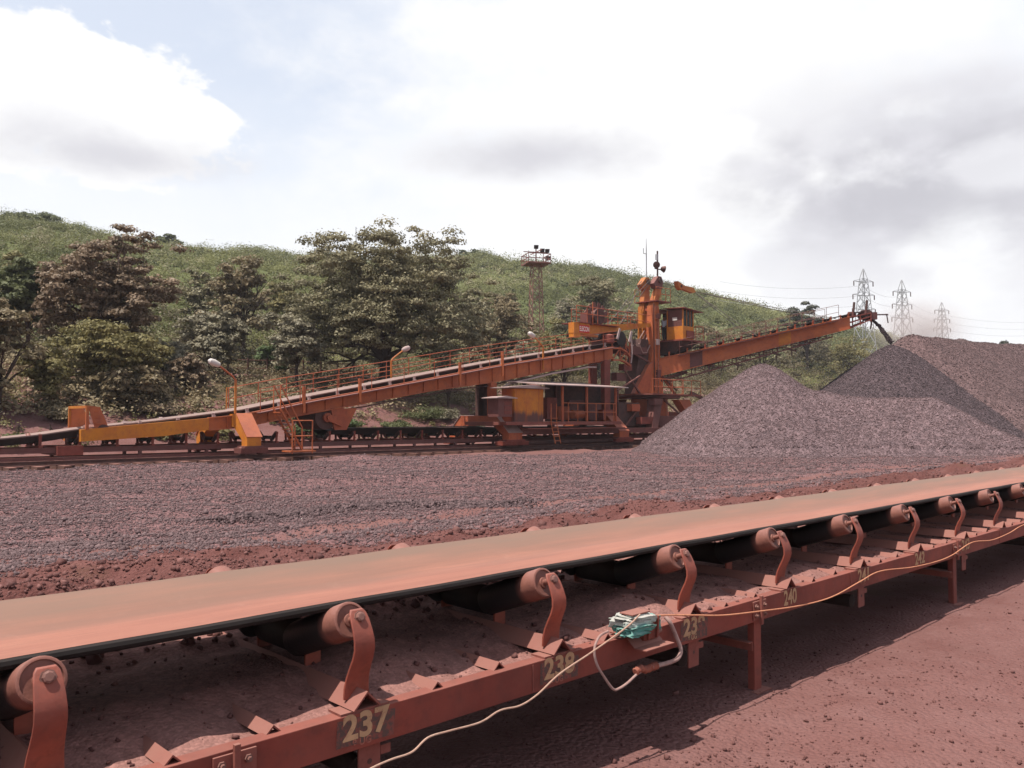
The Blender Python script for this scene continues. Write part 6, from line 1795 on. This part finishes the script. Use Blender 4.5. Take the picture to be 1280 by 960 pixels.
HAZE_D = .00026
hz_m = None_mat('haze', (.92, .94, 1.0), HAZE_D, .1)
hb = MB().box((-300, -40, -2.5), (760, 470, 62)).build('haze', hz_m, None, origin=(0, 0, 0)); hb.rotation_euler = (0, 0, A); hb['kind'] = 'stuff'

# ------------------------------------------------------------------ sky, sun, camera
SUN_EL = math.radians(70)
SUN_AZ = math.radians(-115)      # measured from +Y (the view) towards +X: from the left and behind
w = bpy.data.worlds.new('World'); SC.world = w; w.use_nodes = True; nt = w.node_tree; nt.nodes.clear()
out = nt.nodes.new('ShaderNodeOutputWorld'); bg = nt.nodes.new('ShaderNodeBackground'); nt.links.new(bg.outputs[0], out.inputs[0])
sky = nt.nodes.new('ShaderNodeTexSky'); sky.sky_type = 'NISHITA'; sky.sun_disc = False; sky.sun_elevation = SUN_EL; sky.sun_rotation = SUN_AZ
sky.air_density = 1.0; sky.dust_density = 1.5
BGS = .12
bg.inputs['Strength'].default_value = BGS
tc = nt.nodes.new('ShaderNodeTexCoord'); sep = nt.nodes.new('ShaderNodeSeparateXYZ'); nt.links.new(tc.outputs['Generated'], sep.inputs[0])
az = math_node(nt, 'ARCTAN2', sep.outputs['X'], sep.outputs['Y']); el = math_node(nt, 'ARCSINE', sep.outputs['Z'])
cmb = nt.nodes.new('ShaderNodeCombineXYZ'); nt.links.new(az, cmb.inputs[0]); nt.links.new(math_node(nt, 'MULTIPLY', el, 1.7), cmb.inputs[1])
def skynoise(scale, detail, rough, off, dist=.3):
    mp = N(nt, 'ShaderNodeMapping'); mp.inputs['Location'].default_value = off; nt.links.new(cmb.outputs[0], mp.inputs[0])
    n = N(nt, 'ShaderNodeTexNoise'); n.inputs['Scale'].default_value = scale; n.inputs['Detail'].default_value = detail; n.inputs['Roughness'].default_value = rough; n.inputs['Distortion'].default_value = dist
    nt.links.new(mp.outputs[0], n.inputs['Vector']); return n.outputs['Fac']
n_big = skynoise(3.0, 8, .55, (3, 1, 0)); n_puff = skynoise(11, 10, .60, (7, 2, 0), .1); n_soft = skynoise(4.5, 6, .5, (1, 9, 0), .6)
def ang(px, py):
    cx = (px-640)/F; cy = (480-py)/F
    Y = math.cos(PITCH) - math.sin(PITCH)*cy; Z = math.sin(PITCH) + math.cos(PITCH)*cy
    return math.atan2(cx, Y), math.atan2(Z, math.hypot(cx, Y))
def blob(px, py, rx, ry, noise, amp, lo, hi):
    a0, e0 = ang(px, py); ra, re = rx/F, ry/F
    x = math_node(nt, 'MULTIPLY', math_node(nt, 'SUBTRACT', az, a0), 1/ra); y = math_node(nt, 'MULTIPLY', math_node(nt, 'SUBTRACT', el, e0), 1/re)
    q = math_node(nt, 'SQRT', math_node(nt, 'ADD', math_node(nt, 'MULTIPLY', x, x), math_node(nt, 'MULTIPLY', y, y)))
    q = math_node(nt, 'ADD', q, math_node(nt, 'MULTIPLY', math_node(nt, 'SUBTRACT', noise, .5), amp))
    r = N(nt, 'ShaderNodeMapRange', interpolation_type='SMOOTHSTEP'); r.inputs[1].default_value = hi; r.inputs[2].default_value = lo; r.inputs[3].default_value = 0; r.inputs[4].default_value = 1
    # falls from 1 inside lo to 0 outside hi
    r.inputs[1].default_value = lo; r.inputs[2].default_value = hi; r.inputs[3].default_value = 1; r.inputs[4].default_value = 0
    nt.links.new(q, r.inputs[0]); return r.outputs[0]
K = 1/BGS
WHITE = tuple(c*K for c in (.715, .715, .72)); VEIL = tuple(c*K for c in (.64, .665, .715)); GREY = tuple(c*K for c in (.41, .405, .44)); LGREY = tuple(c*K for c in (.53, .525, .56))
# high veil thins towards the upper left
thin = blob(150, -10, 520, 330, n_soft, .9, .15, 1.25)
vm = math_node(nt, 'SUBTRACT', 1.0, math_node(nt, 'MULTIPLY', thin, .34))
col = mixc(nt, vm, sky.outputs[0], VEIL)
bright = blob(860, 120, 520, 420, n_puff, 1.5, .20, 1.15)
col = mixc(nt, bright, col, WHITE)
lowb = N(nt, 'ShaderNodeMapRange', interpolation_type='SMOOTHSTEP'); lowb.inputs[1].default_value = .40; lowb.inputs[2].default_value = .12; nt.links.new(math_node(nt, 'ADD', el, math_node(nt, 'MULTIPLY', math_node(nt, 'SUBTRACT', n_big, .5), .25)), lowb.inputs[0])
col = mixc(nt, math_node(nt, 'MULTIPLY', lowb.outputs[0], .8), col, WHITE)
# cumulus on the left
c1 = blob(112, 138, 168, 88, n_puff, 1.5, .84, .99); col = mixc(nt, c1, col, WHITE)
c2 = blob(640, 35, 150, 30, n_puff, 1.4, .5, 1.3); col = mixc(nt, math_node(nt, 'MULTIPLY', c2, .6), col, WHITE)
g1 = blob(125, 190, 165, 32, n_puff, 1.3, .1, 1.2); col = mixc(nt, math_node(nt, 'MULTIPLY', g1, .9), col, tuple(c*K for c in (.49, .485, .52)))
g1b = blob(60, 160, 120, 30, n_puff, 1.6, .1, 1.2); col = mixc(nt, math_node(nt, 'MULTIPLY', g1b, .45), col, LGREY)
g2 = blob(670, 195, 175, 36, n_puff, 1.3, .0, 1.25); col = mixc(nt, math_node(nt, 'MULTIPLY', g2, .95), col, tuple(c*K for c in (.49, .485, .52)))
def ramp(v, lo, hi):
    r = N(nt, 'ShaderNodeMapRange', interpolation_type='SMOOTHSTEP'); r.inputs[1].default_value = lo; r.inputs[2].default_value = hi
    nt.links.new(v, r.inputs[0]); return r.outputs[0]
# the broken grey bank on the right
n_bank = skynoise(4.6, 9, .52, (2.3, 4.1, 0), .1); n_bank2 = skynoise(5.5, 9, .54, (5.7, 8.4, 0), .1)
reg = blob(1150, 240, 300, 150, n_soft, .8, .25, 1.25)
col = mixc(nt, math_node(nt, 'MULTIPLY', math_node(nt, 'MULTIPLY', reg, ramp(n_bank, .42, .54)), .95), col, LGREY)
reg2 = blob(1150, 225, 230, 90, n_puff, 1.1, .2, 1.2)
col = mixc(nt, math_node(nt, 'MULTIPLY', math_node(nt, 'MULTIPLY', reg2, ramp(n_bank2, .38, .54)), .95), col, GREY)
g5 = blob(1180, 110, 140, 24, n_puff, 1.3, .1, 1.2); col = mixc(nt, math_node(nt, 'MULTIPLY', g5, .55), col, LGREY)
c3 = blob(1265, 205, 95, 34, n_puff, 1.5, .55, 1.1); col = mixc(nt, math_node(nt, 'MULTIPLY', c3, .6), col, tuple(c*K for c in (.66, .66, .685)))
# unseen sky behind and overhead: broken cloud and blue invented to set the fill
fr = N(nt, 'ShaderNodeMapRange', interpolation_type='SMOOTHSTEP'); fr.inputs[1].default_value = -.15; fr.inputs[2].default_value = .65; nt.links.new(sep.outputs['Y'], fr.inputs[0])
hi = N(nt, 'ShaderNodeMapRange', interpolation_type='SMOOTHSTEP'); hi.inputs[1].default_value = .95; hi.inputs[2].default_value = .60; nt.links.new(el, hi.inputs[0])
front = math_node(nt, 'MULTIPLY', fr.outputs[0], hi.outputs[0])
rest = mixc(nt, ramp(n_big, .50, .62), mixc(nt, .25, sky.outputs[0], tuple(c*K for c in (.74, .70, .68))), tuple(c*K for c in (.72, .71, .71)))
col = mixc(nt, front, rest, col)
nt.links.new(col, bg.inputs[0])

sun = bpy.data.lights.new('sun', 'SUN'); sun.energy = 4.9; sun.angle = math.radians(.6); sun.color = (1, .955, .88)
so = bpy.data.objects.new('sun', sun); COL.objects.link(so)
dirv = Vector((math.cos(SUN_EL)*math.sin(SUN_AZ), math.cos(SUN_EL)*math.cos(SUN_AZ), math.sin(SUN_EL)))
so.rotation_euler = dirv.to_track_quat('Z', 'Y').to_euler(); so.location = (0, 0, 60)

cam = bpy.data.cameras.new('camera'); cam.sensor_width = 36; cam.lens = F/1280*36; cam.clip_end = 6000; cam.clip_start = .05
co = bpy.data.objects.new('camera', cam); COL.objects.link(co); co.location = (0, 0, CAMH); co.rotation_euler = (math.pi/2 + PITCH, 0, 0)
SC.camera = co
SC.render.engine = 'CYCLES'
SC.view_settings.view_transform = 'Standard'; SC.view_settings.look = 'None'; SC.view_settings.gamma = 1; SC.view_settings.use_curve_mapping = False
SC.view_settings.exposure = EXPO
SC.cycles.use_denoising = True
SC.cycles.max_bounces = 6; SC.cycles.transparent_max_bounces = 8; SC.cycles.volume_bounces = 0
SC.render.resolution_x = 1024; SC.render.resolution_y = 768
